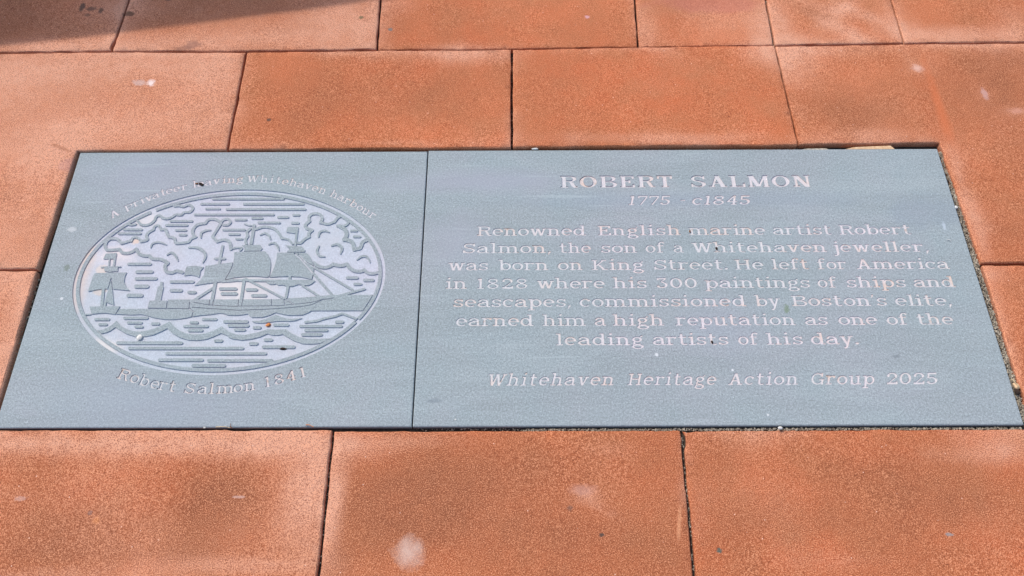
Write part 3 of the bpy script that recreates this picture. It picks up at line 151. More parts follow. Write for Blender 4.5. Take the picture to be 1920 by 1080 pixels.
ART = [('sky_line', 'S', [(304.5, 483.2), (449.8, 482.6)], 5.0, 0, 0), ('sky_line', 'S', [(282.8, 470.9), (338.7, 470.7)], 5.1, 0, 0), ('sky_line', 'S', [(294.5, 459.0), (322.1, 458.9)], 4.4, 0, 0), ('sky_line', 'S', [(337.2, 457.8), (497.9, 457.1)], 5.1, 0, 0), ('sky_line', 'S', [(370.8, 470.4), (492.7, 469.9)], 5.1, 0, 0), ('sky_line', 'S', [(273.9, 445.0), (434.9, 444.3)], 4.8, 0, 0), ('sky_line', 'S', [(445.7, 438.3), (464.7, 438.2)], 5.5, 0, 0), ('sky_line', 'S', [(475.9, 443.3), (487.2, 443.3)], 4.8, 0, 0), ('sky_line', 'S', [(359.5, 432.5), (380.7, 432.4)], 4.8, 0, 0), ('sky_line', 'S', [(393.4, 436.0), (412.5, 435.9)], 5.5, 0, 0), ('sky_line', 'S', [(407.7, 425.4), (449.6, 425.2)], 5.1, 0, 0), ('sky_line', 'S', [(476.2, 424.2), (487.7, 424.2)], 5.5, 0, 0), ('sky_line', 'S', [(227.8, 429.9), (270.8, 429.7)], 5.1, 0, 0), ('sky_line', 'S', [(220.6, 420.2), (262.7, 420.0)], 5.1, 0, 0), ('sky_line', 'S', [(242.9, 408.4), (262.4, 408.3)], 5.1, 0, 0), ('sky_line', 'S', [(252.6, 397.3), (264.8, 397.3)], 4.8, 0, 0), ('sky_line', 'S', [(338.2, 408.9), (381.7, 408.7)], 4.8, 0, 0), ('sky_line', 'S', [(352.1, 398.4), (371.9, 398.3)], 4.8, 0, 0), ('sky_line', 'S', [(368.1, 387.2), (380.1, 387.1)], 4.0, 0, 0), ('sky_line', 'S', [(137.1, 410.3), (171.9, 410.1)], 5.1, 0, 0), ('sky_line', 'S', [(128.6, 400.9), (171.9, 400.8)], 5.1, 0, 0), ('sky_line', 'S', [(164.3, 331.0), (206.9, 330.8)], 5.9, 0, 0), ('sky_line', 'S', [(597.1, 405.5), (608.6, 405.5)], 4.8, 0, 0), ('sky_line', 'S', [(604.5, 391.8), (616.3, 391.7)], 4.8, 0, 0), ('sky_line', 'S', [(184.7, 313.5), (213.6, 313.4)], 7.0, 0, 0), ('sky_line', 'S', [(186.8, 298.5), (224.9, 298.4)], 6.6, 0, 0), ('sky_line', 'S', [(189.7, 281.4), (211.7, 281.3)], 7.7, 0, 0), ('sky_line', 'S', [(179.5, 261.8), (204.3, 261.7)], 7.7, 0, 0), ('sky_line', 'S', [(256.3, 291.2), (298.7, 291.1)], 6.2, 0, 0), ('sky_line', 'S', [(260.2, 272.3), (279.4, 272.2)], 6.6, 0, 0), ('sky_line', 'S', [(295.1, 268.1), (307.0, 268.1)], 6.2, 0, 0), ('sky_line', 'S', [(355.2, 275.6), (384.9, 275.4)], 6.2, 0, 0), ('sky_line', 'S', [(360.4, 265.0), (387.3, 264.9)], 6.6, 0, 0), ('sky_line', 'S', [(407.2, 273.4), (425.3, 273.4)], 6.2, 0, 0), ('sky_line', 'S', [(420.0, 260.7), (445.1, 260.6)], 6.2, 0, 0), ('sky_line', 'S', [(599.9, 298.7), (618.9, 298.6)], 6.2, 0, 0), ('sky_line', 'S', [(634.0, 293.3), (650.3, 293.2)], 6.2, 0, 0), ('sky_line', 'S', [(615.6, 284.8), (627.4, 284.8)], 5.5, 0, 0), ('sea_line', 'S', [(128.0, 211.6), (152.6, 211.5)], 5.5, 0, 0), ('sea_line', 'S', [(138.4, 200.8), (151.1, 200.8)], 5.1, 0, 0), ('sea_line', 'S', [(182.9, 214.0), (225.6, 213.8)], 5.5, 0, 0), ('sea_line', 'S', [(191.9, 204.2), (216.6, 204.1)], 5.1, 0, 0), ('sea_line', 'S', [(208.3, 195.6), (220.3, 195.6)], 5.1, 0, 0), ('sea_line', 'S', [(238.3, 202.0), (250.0, 201.9)], 5.5, 0, 0), ('sea_line', 'S', [(311.2, 204.3), (323.2, 204.2)], 5.1, 0, 0), ('sea_line', 'S', [(300.7, 196.6), (343.7, 196.4)], 5.5, 0, 0), ('sea_line', 'S', [(310.8, 187.9), (334.8, 187.8)], 5.5, 0, 0), ('sea_line', 'S', [(333.4, 210.8), (357.9, 210.7)], 5.1, 0, 0), ('sea_line', 'S', [(375.4, 205.9), (417.5, 205.7)], 6.2, 0, 0), ('sea_line', 'S', [(385.5, 197.5), (420.5, 197.4)], 6.2, 0, 0), ('sea_line', 'S', [(398.6, 188.7), (415.4, 188.6)], 5.5, 0, 0), ('sea_line', 'S', [(433.4, 193.3), (443.8, 193.3)], 6.2, 0, 0), ('sea_line', 'S', [(471.2, 198.7), (496.4, 198.6)], 5.5, 0, 0), ('sea_line', 'S', [(588.3, 204.3), (599.6, 204.3)], 5.9, 0, 0), ('sea_line', 'S', [(520.7, 195.8), (598.3, 195.5)], 5.1, 0, 0), ('sea_line', 'S', [(531.7, 187.3), (571.5, 187.2)], 5.5, 0, 0), ('sea_line', 'S', [(527.0, 178.4), (561.6, 178.3)], 6.2, 0, 0), ('sea_line', 'S', [(181.5, 162.9), (300.9, 162.4)], 6.2, 0, 0), ('sea_line', 'S', [(364.6, 166.5), (375.6, 166.5)], 5.9, 0, 0), ('sea_line', 'S', [(457.9, 168.2), (469.3, 168.1)], 6.2, 0, 0), ('sea_line', 'S', [(431.3, 160.5), (442.8, 160.5)], 6.2, 0, 0), ('sea_line', 'S', [(457.0, 153.8), (513.2, 153.6)], 6.2, 0, 0), ('sea_line', 'S', [(206.1, 152.0), (417.9, 151.3)], 5.5, 0, 0), ('sea_line', 'S', [(277.7, 141.3), (462.2, 140.6)], 5.5, 0, 0), ('sea_line', 'S', [(267.0, 128.6), (346.1, 128.3)], 5.9, 0, 0), ('sea_line', 'S', [(358.4, 127.2), (475.1, 126.8)], 5.9, 0, 0), ('sea_line', 'S', [(331.8, 117.3), (389.3, 117.1)], 6.2, 0, 0), ('wave_crest', 'P', [(136.8, 188.6), (146.3, 189.8), (156.9, 194.9), (163.8, 201.3), (168.9, 208.3), (179.9, 197.6), (191.4, 191.1), (204.2, 186.9), (216.2, 185.5), (227.7, 186.8), (242.0, 190.9), (257.3, 198.2), (270.9, 206.4), (280.5, 196.3), (293.3, 187.1), (306.0, 181.9), (319.9, 179.3), (333.3, 179.7), (346.2, 182.3), (360.3, 188.3), (371.6, 195.9), (382.3, 187.7), (387.9, 184.0), (402.2, 178.9), (419.1, 178.2), (438.5, 182.5), (449.8, 186.1), (459.3, 189.8), (478.0, 188.6), (494.7, 189.6), (505.9, 180.8), (522.0, 173.2), (539.2, 169.5), (557.6, 169.2), (579.2, 170.6), (573.0, 165.8), (561.9, 160.8), (545.4, 159.0), (528.6, 160.0), (511.1, 166.3), (496.7, 174.5), (489.4, 179.1), (481.2, 177.5), (469.5, 177.3), (460.6, 180.6), (446.5, 173.8), (430.5, 169.3), (414.0, 167.6), (397.0, 169.8), (388.1, 173.1), (387.6, 175.8), (372.4, 181.7), (360.8, 175.6), (346.8, 169.6), (330.5, 167.4), (313.7, 168.0), (295.9, 173.4), (280.9, 181.7), (268.7, 192.3), (259.8, 186.3), (244.6, 178.7), (228.5, 175.5), (211.8, 175.2), (193.7, 181.1), (178.3, 189.7), (169.5, 194.9), (162.0, 187.6), (154.4, 183.9), (145.7, 181.8)], 0, 0, 0), ('ripple', 'P', [(426.4, 207.2), (441.6, 207.1), (457.7, 213.1), (470.4, 219.6), (483.0, 214.4), (498.7, 210.8), (522.2, 212.4), (509.3, 207.4), (499.3, 206.0), (485.7, 206.4), (472.2, 206.1), (460.7, 204.3), (450.8, 202.6), (438.9, 202.5), (430.3, 204.0)], 0, 0, 0), ('ripple', 'S', [(529.1, 204.2), (550.0, 206.3), (564.6, 211.8), (584.5, 216.4), (597.5, 221.9)], 4.4, 0, 0), ('ripple', 'S', [(597.5, 221.9), (609.9, 216.9), (624.0, 211.6)], 4.0, 0, 0), ('headland', 'P', [(488.8, 254.4), (513.5, 255.8), (537.3, 257.6), (545.8, 258.9), (578.2, 261.3), (652.5, 261.2), (647.9, 250.9), (642.0, 239.6), (636.5, 228.0), (538.2, 227.9), (547.0, 240.3), (522.5, 238.1), (490.9, 237.9)], 0, 0, 0), ('quay', 'P', [(222.4, 235.1), (222.6, 250.2), (256.9, 250.5), (256.5, 252.6), (307.9, 252.6), (371.5, 252.3), (483.0, 252.7), (489.8, 252.7), (491.8, 237.9), (368.7, 238.3), (334.8, 237.0), (308.1, 233.3)], 0, 0, 0), ('sea_wall', 'P', [(164.8, 222.2), (169.7, 232.7), (222.8, 233.3), (308.1, 233.7), (312.7, 227.3), (310.9, 216.5), (299.9, 213.7), (288.4, 211.7), (275.1, 210.5), (263.2, 210.7), (249.3, 212.4), (236.9, 214.9), (224.2, 219.0), (213.5, 221.5), (195.0, 220.5)], 0, 0, 0), ('ship', 'P', [(303.1, 246.5), (326.9, 242.7), (360.0, 239.1), (389.3, 237.5), (420.1, 237.4), (471.3, 238.0), (505.1, 240.5), (521.9, 242.9), (538.7, 245.6), (548.7, 247.9), (547.7, 241.8), (543.2, 236.2), (538.2, 228.3), (531.1, 223.1), (521.4, 219.0), (507.9, 218.5), (494.3, 218.6), (482.1, 221.1), (469.7, 224.5), (458.6, 218.7), (445.6, 214.5), (425.3, 214.2), (420.6, 217.6), (416.6, 221.7), (405.8, 219.8), (392.4, 218.6), (377.0, 219.6), (376.6, 221.4), (362.7, 223.7), (344.5, 220.5), (327.8, 219.2), (310.0, 216.1)], 0, 0, 0), ('boat', 'P', [(109.9, 238.2), (168.3, 238.7), (165.6, 230.1), (162.9, 221.7), (155.3, 223.0), (146.4, 224.5), (132.9, 224.2), (118.0, 222.4), (114.0, 230.3)], 0, 0, 0), ('boat', 'S', [(107.2, 221.3), (115.8, 221.9)], 2.6, 0, 0), ('boat', 'P', [(102.2, 311.0), (164.9, 312.0), (163.0, 302.9), (164.4, 291.2), (171.2, 280.5), (180.0, 272.2), (164.1, 273.8), (146.3, 275.8), (128.8, 276.6), (113.8, 274.4), (99.2, 270.6), (99.5, 279.8), (99.7, 289.5), (100.3, 301.2)], 0, 0, 0), ('boat', 'P', [(117.8, 322.8), (144.9, 323.5), (146.4, 314.4), (138.9, 314.8), (132.4, 312.9), (120.4, 315.3)], 0, 0, 0), ('boat', 'S', [(111.8, 324.0), (149.5, 324.9)], 2.6, 0, 0), ('boat', 'S', [(123.8, 341.7), (126.3, 325.2)], 2.6, 0, 0), ('boat', 'S', [(133.4, 348.7), (135.8, 325.1)], 3.7, 0, 0), ('boat', 'P', [(113.7, 354.5), (134.7, 355.6), (134.5, 342.7), (111.3, 342.4)], 0, 0, 0), ('boat', 'S', [(123.6, 342.8), (126.1, 324.8)], 2.6, 0, 0), ('boat', 'S', [(133.1, 354.8), (135.9, 324.7)], 3.7, 0, 0), ('boat', 'S', [(127.4, 275.5), (133.2, 238.5)], 5.5, 0, 0), ('boat', 'S', [(137.6, 250.9), (138.8, 238.5)], 4.4, 0, 0), ('boat', 'P', [(137.7, 297.5), (146.8, 270.0), (156.2, 241.0), (144.8, 245.6), (136.6, 248.7), (136.9, 272.0)], 0, 0, 0), ('medallion', 'G', [(137.2, 298.1), (136.6, 272.9), (136.0, 248.1)], 1.8, 0, 0), ('medallion', 'G', [(137.4, 299.1), (146.0, 274.2)], 1.7, 0, 0), ('lighthouse', 'P', [(235.2, 290.9), (240.4, 290.9), (242.0, 281.2), (243.9, 280.2), (244.0, 265.8), (244.3, 250.2), (232.6, 250.0), (232.8, 265.8), (232.7, 280.3), (236.3, 282.0)], 0, 0, 0), ('ship', 'S', [(398.2, 295.2), (398.9, 263.3), (399.8, 236.3)], 5.5, 0, 0), ('ship', 'S', [(486.8, 302.7), (487.1, 295.4)], 4.8, 0, 0), ('ship', 'S', [(486.1, 281.2), (485.7, 264.9), (484.8, 251.5)], 5.1, 0, 0), ('ship', 'S', [(342.9, 288.6), (343.2, 237.9)], 6.2, 0, 0), ('ship', 'S', [(341.3, 277.9), (309.7, 252.2)], 5.1, 0, 0), ('ship', 'S', [(356.3, 291.4), (380.3, 293.5), (369.7, 294.3), (535.1, 291.7)], 4.4, 0, 0), ('ship', 'P', [(440.7, 290.1), (449.3, 284.9), (458.0, 284.6), (461.2, 286.2), (466.0, 283.1), (475.4, 283.6), (482.7, 280.7), (494.9, 280.2), (505.6, 284.5), (515.4, 282.1), (525.8, 282.4), (532.3, 285.9), (536.0, 291.7)], 0, 0, 0), ('ship', 'S', [(401.4, 297.1), (481.0, 254.4)], 4.0, 0, 0), ('ship', 'S', [(513.7, 282.1), (560.4, 251.2)], 4.0, 0, 0), ('ship', 'S', [(531.3, 309.4), (577.8, 256.9)], 5.1, 0, 0), ('ship', 'S', [(533.5, 321.2), (613.4, 271.5)], 4.4, 0, 0), ('ship', 'S', [(545.1, 241.8), (578.7, 256.5), (635.6, 274.3)], 4.8, 0, 0), ('ship', 'P', [(279.4, 304.4), (278.8, 315.3), (280.8, 325.0), (297.7, 326.5), (314.1, 323.2), (309.4, 315.2), (309.5, 300.4), (301.9, 304.0), (292.8, 306.0)], 0, 0, 0), ('ship', 'P', [(317.1, 326.0), (335.9, 328.9), (371.6, 334.2), (370.6, 325.8), (367.9, 315.9), (364.4, 305.1), (361.6, 295.9), (359.7, 291.6), (342.7, 289.4), (324.1, 286.7), (303.2, 282.9), (312.3, 294.5), (318.0, 306.3)], 0, 0, 0), ('ship', 'P', [(368.2, 356.9), (398.1, 358.2), (429.9, 358.7), (436.1, 352.6), (442.0, 342.5), (442.1, 341.5), (445.5, 331.5), (446.4, 319.6), (446.7, 302.8), (441.8, 300.3), (427.6, 302.3), (411.9, 302.8), (398.0, 302.0), (379.2, 300.1), (362.5, 295.9), (367.1, 310.0), (370.6, 325.8), (369.3, 347.8)], 0, 0, 0), ('ship', 'P', [(454.4, 355.2), (483.5, 355.4), (513.8, 354.3), (520.8, 347.2), (526.0, 337.2), (528.4, 335.2), (531.6, 325.2), (532.2, 309.4), (530.4, 295.3), (520.5, 298.0), (508.0, 300.8), (486.9, 302.3), (466.0, 301.8), (447.4, 300.3), (451.9, 315.6), (454.8, 330.5), (455.4, 343.5)], 0, 0, 0), ('ship', 'P', [(381.6, 372.9), (399.3, 373.7), (418.0, 373.6), (423.7, 365.4), (420.6, 359.7), (387.4, 358.9), (389.5, 365.6)], 0, 0, 0), ('ship', 'P', [(468.9, 372.2), (485.3, 369.7), (501.6, 369.6), (509.8, 361.0), (509.1, 356.4), (473.7, 356.5), (478.5, 364.0)], 0, 0, 0), ('ship', 'S', [(399.3, 418.7), (399.4, 396.7), (399.6, 374.1)], 6.2, 0, 0), ('ship', 'S', [(379.6, 422.3), (388.8, 418.9), (397.9, 418.7)], 2.8, 0, 0), ('ship', 'S', [(487.8, 413.1), (488.5, 372.1)], 4.4, 0, 0), ('ship', 'P', [(467.8, 414.8), (489.4, 414.7), (489.8, 398.5), (466.7, 402.7)], 0, 0, 0), ('ship', 'S', [(343.3, 371.2), (343.3, 331.9), (342.9, 330.9)], 5.1, 0, 0), ('ship', 'S', [(333.5, 342.3), (352.6, 342.3)], 4.8, 0, 0), ('ship', 'S', [(392.7, 411.3), (386.7, 403.0), (390.0, 393.7), (386.8, 385.4), (390.2, 375.1)], 5.1, 0, 1), ('medallion', 'G', [(222.8, 233.6), (306.5, 232.9)], 1.5, 0, 0), ('medallion', 'G', [(257.0, 253.9), (258.6, 233.5)], 1.7, 0, 0), ('medallion', 'G', [(300.7, 247.5), (302.5, 232.4), (311.8, 227.3), (310.7, 216.1)], 1.7, 0, 0), ('medallion', 'G', [(307.6, 236.1), (335.4, 233.6), (390.6, 229.6), (395.8, 229.2), (421.2, 230.1), (446.7, 230.9), (472.0, 232.3), (514.2, 236.3), (536.8, 240.4), (557.0, 250.9), (578.8, 255.0)], 1.5, 0, 0), ('medallion', 'G', [(308.2, 246.5), (333.9, 241.7), (365.2, 238.7), (389.3, 237.7), (420.0, 238.2), (471.2, 238.7), (505.0, 241.4), (538.7, 246.0), (558.5, 252.2)], 1.3, 0, 0), ('medallion', 'G', [(394.3, 252.3), (395.7, 237.5)], 1.5, 0, 0), ('medallion', 'G', [(402.6, 253.4), (402.2, 238.2)], 1.5, 0, 0), ('medallion', 'G', [(458.3, 252.4), (459.1, 239.1)], 1.3, 0, 0), ('medallion', 'G', [(482.2, 253.4), (485.3, 237.9)], 1.8, 0, 0), ('medallion', 'G', [(486.3, 253.8), (505.1, 240.5)], 1.5, 0, 0), ('medallion', 'G', [(482.6, 252.7), (501.8, 239.7)], 1.3, 0, 0), ('medallion', 'G', [(338.9, 252.1), (339.9, 238.8)], 1.5, 0, 0), ('medallion', 'G', [(346.1, 252.1), (346.4, 238.8)], 1.5, 0, 0), ('medallion', 'G', [(367.4, 360.0), (370.0, 343.8), (370.6, 326.8), (366.9, 311.0), (361.5, 296.7)], 1.7, 0, 0), ('medallion', 'G', [(489.0, 353.8), (501.0, 343.3), (530.5, 309.4)], 2.9, 0, 0), ('medallion', 'G', [(497.2, 352.4), (516.4, 332.2), (508.6, 338.2), (532.5, 322.2)], 2.2, 0, 0), ('medallion', 'G', [(525.5, 337.2), (528.4, 335.2), (532.7, 319.2)], 1.5, 0, 0), ('medallion', 'G', [(380.6, 373.6), (422.4, 373.8)], 1.1, 0, 0), ('medallion', 'G', [(368.0, 358.3), (431.6, 359.3)], 1.5, 0, 0), ('medallion', 'G', [(454.2, 356.2), (515.3, 355.9)], 1.5, 0, 0), ('cloud', 'S', [(160.4, 430.2), (168.3, 422.3), (179.2, 420.2), (189.1, 424.8), (194.6, 432.8), (195.7, 440.6), (202.4, 443.4), (210.0, 437.4), (220.3, 435.8), (229.1, 440.1), (234.7, 445.4), (245.8, 444.7), (251.0, 450.6), (262.6, 451.7), (267.2, 459.6), (262.5, 466.7), (254.8, 468.9), (247.4, 464.6), (238.7, 466.8), (227.9, 466.2)], 5.1, 0, 1), ('cloud', 'S', [(141.5, 423.3), (150.2, 420.7), (157.9, 422.8)], 4.0, 0, 1), ('cloud', 'S', [(138.0, 379.6), (129.1, 387.5), (116.1, 389.2), (108.9, 383.4), (107.4, 373.2), (113.3, 363.4), (125.9, 362.9), (138.2, 364.9)], 6.2, 0, 1), ('cloud', 'S', [(138.2, 364.9), (145.9, 356.8), (157.7, 355.7), (166.5, 359.7), (171.9, 365.2)], 6.2, 0, 1), ('cloud', 'S', [(171.9, 365.2), (179.2, 354.6), (190.9, 349.5), (201.2, 349.5)], 6.2, 0, 1), ('cloud', 'S', [(201.2, 349.5), (210.1, 342.4), (225.3, 341.4), (241.0, 333.3), (237.0, 327.3), (242.3, 314.0), (254.2, 311.4), (262.7, 315.3), (274.2, 311.9)], 6.6, 0, 1), ('cloud', 'S', [(139.8, 378.2), (146.7, 380.8), (155.7, 384.3)], 5.5, 0, 1), ('cloud', 'S', [(157.7, 383.3), (158.8, 390.5), (165.6, 391.9), (173.8, 387.3), (177.6, 382.1)], 4.8, 0, 1), ('cloud', 'S', [(177.6, 382.1), (189.2, 386.2), (185.7, 394.5), (188.2, 403.4), (196.8, 409.6)], 5.5, 0, 1), ('cloud', 'S', [(196.9, 409.0), (197.5, 417.4), (205.0, 419.4), (211.4, 411.0)], 4.8, 0, 1), ('cloud', 'S', [(211.7, 410.0), (221.1, 409.5), (226.2, 400.6), (231.8, 392.2)], 5.9, 0, 1), ('cloud', 'S', [(231.8, 392.2), (243.0, 389.7), (246.6, 380.8), (251.6, 377.7), (272.5, 380.7), (276.5, 387.9), (285.4, 392.6)], 5.5, 0, 1), ('cloud', 'S', [(283.6, 392.7), (277.5, 401.4), (277.4, 411.8), (283.7, 421.2), (298.4, 424.7)], 5.9, 0, 1), ('cloud', 'S', [(299.4, 424.3), (304.2, 433.2), (317.7, 433.8), (330.8, 425.9)], 5.5, 0, 1), ('cloud', 'S', [(330.6, 426.7), (334.2, 432.2), (342.9, 434.3), (349.9, 427.3), (345.3, 420.3), (336.2, 420.4)], 4.8, 0, 1), ('cloud', 'S', [(331.1, 424.2), (327.3, 414.8), (323.0, 403.3), (319.3, 393.3)], 5.5, 0, 1), ('cloud', 'S', [(319.3, 393.3), (330.3, 381.5)], 5.9, 0, 1), ('cloud', 'S', [(330.3, 381.5), (343.9, 385.6), (355.5, 380.4), (360.8, 364.0)], 6.2, 0, 1), ('cloud', 'S', [(360.8, 364.5), (370.1, 367.1), (382.7, 366.4), (379.6, 360.9)], 3.7, 0, 1), ('cloud_curl', 'S', [(200.2, 368.3), (201.8, 377.3), (214.5, 380.6), (230.0, 374.8)], 4.4, 1, 1), ('cloud_curl', 'S', [(276.1, 368.0), (293.7, 367.4), (307.8, 358.2), (313.3, 347.0), (310.4, 334.0)], 6.2, 1, 1), ('cloud_curl', 'S', [(296.0, 390.5), (294.9, 401.3), (302.5, 407.1), (313.1, 408.3)], 5.1, 1, 1), ('cloud_curl', 'S', [(236.1, 351.4), (243.4, 356.4), (252.6, 350.3), (260.0, 337.8)], 5.1, 1, 1), ('cloud_curl', 'S', [(414.7, 396.3), (423.0, 400.4), (431.8, 395.6), (437.1, 385.8)], 4.8, 1, 1), ('cloud_curl', 'S', [(435.3, 374.4), (445.0, 378.0), (453.1, 370.8), (457.5, 360.6)], 4.8, 1, 1), ('cloud_curl', 'S', [(532.9, 391.7), (534.1, 402.0), (542.6, 406.2), (553.3, 402.4)], 5.1, 1, 1), ('cloud_curl', 'S', [(561.6, 371.0), (572.8, 374.4), (582.6, 365.2), (580.8, 352.6)], 6.2, 1, 1), ('cloud_curl', 'S', [(536.4, 370.5), (533.5, 359.3), (539.2, 348.2), (550.4, 346.1)], 5.1, 1, 1), ('cloud_curl', 'S', [(615.1, 338.8), (624.2, 346.4), (634.9, 344.8), (641.5, 332.7)], 4.8, 1, 1), ('cloud', 'S', [(404.5, 410.3), (418.2, 415.4), (436.6, 412.8), (446.4, 406.5), (452.9, 398.6), (459.7, 388.2)], 5.5, 0, 1), ('cloud', 'S', [(459.7, 388.2), (472.5, 385.7), (482.8, 375.4)], 4.4, 0, 1), ('cloud', 'S', [(493.5, 377.4), (499.3, 378.2), (505.5, 386.0), (513.8, 391.7)], 5.5, 0, 1), ('cloud', 'S', [(513.8, 391.7), (512.7, 400.4), (518.3, 407.1)], 6.2, 0, 1), ('cloud', 'S', [(517.3, 407.7), (506.0, 411.9), (503.3, 419.7), (510.3, 428.7)], 6.2, 0, 1), ('cloud', 'S', [(510.4, 427.7), (508.2, 439.3), (515.5, 446.3), (529.3, 445.0), (536.0, 433.9), (532.4, 425.1)], 5.9, 0, 1), ('cloud', 'S', [(532.3, 425.9), (548.2, 421.2), (561.1, 427.1)], 5.1, 0, 1), ('cloud', 'S', [(561.2, 426.4), (568.2, 438.0), (578.8, 441.2)], 5.9, 0, 1), ('cloud', 'S', [(578.8, 440.5), (589.7, 430.5), (587.9, 421.0), (579.4, 416.5), (568.4, 417.3)], 5.1, 0, 1), ('cloud', 'S', [(573.0, 416.5), (585.0, 408.1), (589.1, 396.0), (585.1, 384.6)], 8.1, 0, 1), ('cloud', 'S', [(585.0, 385.7), (601.7, 379.4), (607.7, 362.1)], 8.1, 0, 1), ('cloud', 'S', [(607.6, 363.1), (619.0, 365.5), (623.1, 379.3), (638.5, 387.1)], 7.3, 0, 1), ('cloud', 'S', [(530.5, 332.2), (540.1, 324.8), (552.7, 321.5), (563.0, 324.1), (569.4, 329.4)], 6.6, 0, 1), ('cloud', 'S', [(569.5, 328.6), (583.9, 325.4), (596.7, 328.9)], 7.3, 0, 1), ('cloud', 'S', [(596.7, 328.9), (601.8, 320.9), (613.0, 314.0), (624.4, 312.9), (632.1, 315.9)], 7.0, 0, 1), ('cloud', 'S', [(632.1, 315.3), (639.6, 308.9), (650.2, 307.9), (661.3, 310.8)], 6.2, 0, 1)]
GAPS = [[(185.5, 446.0), (194.6, 450.2), (188.1, 464.2), (178.9, 459.9)], [(627.4, 211.6), (638.1, 205.1), (633.6, 198.6), (622.9, 205.1)]]
GRIT_RUNS = [(0.9182, 0.9687, 0.9183, 0.3735, 0.0048, 2600, -0.006), (0.0174, 0.364, 0.908, 0.3648, 0.0022, 2200, -0.0085), (0.0459, 0.9767, 0.6168, 0.977, 0.002, 200, -0.008), (0.9138, 0.6178, 0.9183, 0.3735, 0.0045, 500, -0.008), (-0.9308, 0.6711, -0.9317, 0.4315, 0.002, 120, -0.009), (-0.1722, 0.3665, 0.0175, 0.3659, 0.002, 80, -0.01), (0.301, 0.3582, 0.297, 0.119, 0.0016, 90, -0.01), (-0.3212, 0.3584, -0.3182, 0.1209, 0.0012, 50, -0.01), (0.001, 1.247, 0.0002, 0.9754, 0.0012, 60, -0.01), (0.6121, 1.4134, 0.6093, 1.267, 0.0018, 80, -0.008), (-0.6076, 0.9922, -0.6084, 1.2418, 0.001, 20, -0.01)]
CRUMBS = [('stone_chip', 'white stone chip lying on the waves at the lower left of the ship carving', 'stone chip', '', -0.702, 0.5427, 0.0005, 0.0058, 'M_WHITE', (1, 1, 0.45), 0.3), ('pebble', 'small white pebble in the joint below the wider plaque', 'pebble', '', 0.4751, 0.3648, 0.0005, 0.0036, 'M_WHITE', (1.2, 0.8, 0.7), 0), ('pebble', 'tiny white pebble in the gritty joint right of the wider plaque, near its top corner', 'pebble', '', 0.9109, 0.8263, -0.001, 0.0032, 'M_WHITE', (0.9, 1.2, 0.7), 0), ('pebble', 'buff pebble in the gritty joint near the lower right corner of the wider plaque', 'pebble', '', 0.9169, 0.4412, 0.0005, 0.0055, 'M_MORT', (0.8, 1.2, 0.7), 0.4), ('pebble', 'dark lump of dirt in the joint beside the lower right corner of the wider plaque', 'dirt', '', 0.9155, 0.4301, 0.0, 0.0055, 'M_DARK', (0.8, 1.1, 0.7), 0.2), ('crumb', 'orange crumb on the ripples below the hull of the carved ship', 'crumb', '', -0.4636, 0.5681, 0.0002, 0.003, 'M_RUST', (1.5, 1, 0.6), 0.5), ('crumb', 'dark crumb lodged between the letters of the caption above the oval, left of its crown', 'crumb', 'dark crumbs in the caption above the oval', -0.6507, 0.8892, 0.0008, 0.0034, 'M_DARK', (1, 0.8, 0.8), 0), ('crumb', 'larger dark crumb lodged in the caption above the oval, touching a pinkish one', 'crumb', 'dark crumbs in the caption above the oval', -0.6464, 0.8865, 0.0008, 0.003, 'M_DARK', (1.1, 0.9, 0.8), 0.6), ('crumb', 'leftmost dark crumb lodged in the caption above the oval', 'crumb', 'dark crumbs in the caption above the oval', -0.6587, 0.8899, 0.0006, 0.0024, 'M_BARK', (1.4, 0.8, 0.7), 0.2), ('crumb', 'dark crumb beside the h of the town name in the second line of the paragraph', 'crumb', '', 0.4074, 0.7305, 0.0006, 0.0026, 'M_DARK', (0.8, 1.4, 0.7), 0.1), ('crumb', 'brown crumb at the first letter of marine in the first line of the paragraph', 'crumb', '', 0.3586, 0.7702, 0.0004, 0.0022, 'M_BARK', (0.8, 1.5, 0.7), 0), ('crumb', 'dark crumb in the word artists in the last line of the paragraph', 'crumb', '', 0.3739, 0.5296, 0.0004, 0.0024, 'M_DARK', (0.8, 1.4, 0.7), 0.2), ('crumb', 'dark crumb under the long lowest dash right of centre in the oval carving', 'crumb', '', -0.4288, 0.5196, -0.0012, 0.0036, 'M_DARK', (2.0, 0.7, 0.5), 0), ('crumb', 'pale crumb in the joint above the wider plaque, left part', 'crumb', '', 0.0493, 0.9759, 0.0008, 0.003, 'M_WHITE', (2.4, 0.7, 0.6), 0), ('crumb', 'pinkish crumb on the bottom margin of the wider plaque', 'crumb', '', -0.1025, 0.3819, 0.0002, 0.0016, 'M_WHITE', (1, 1, 0.6), 0), ('crumb', 'pale crumb in the joint at the bottom of the squarer plaque', 'crumb', '', -0.5482, 0.3688, 0.001, 0.0019, 'M_WHITE', (1.2, 0.8, 0.6), 0)]
STALKS = [('straw', 'pale straw lying across the joint below the squarer plaque', 'straw', -0.5276, 0.3707, -0.5024, 0.3672, 0.0008, 'M_STRAW', 0.0022), ('twig', 'short brown twig standing out of the joint below the squarer plaque', 'twig', -0.4987, 0.3677, -0.5037, 0.3754, 0.0009, 'M_BARK', 0.0024), ('twig', 'reddish bent twig at the bottom edge of the squarer plaque, right part', 'twig', -0.3682, 0.3721, -0.3538, 0.3701, 0.001, 'M_RUST', 0.002), ('stalk', 'tiny pale stalk on the right margin of the wider plaque', 'stalk', 0.8721, 0.7489, 0.8792, 0.7433, 0.0008, 'M_WHITE', 0.0008), ('straw', 'pale straw across the joint at the lower right corner of the wider plaque', 'straw', 0.9089, 0.4535, 0.9212, 0.4361, 0.0007, 'M_STRAW', 0.004)]
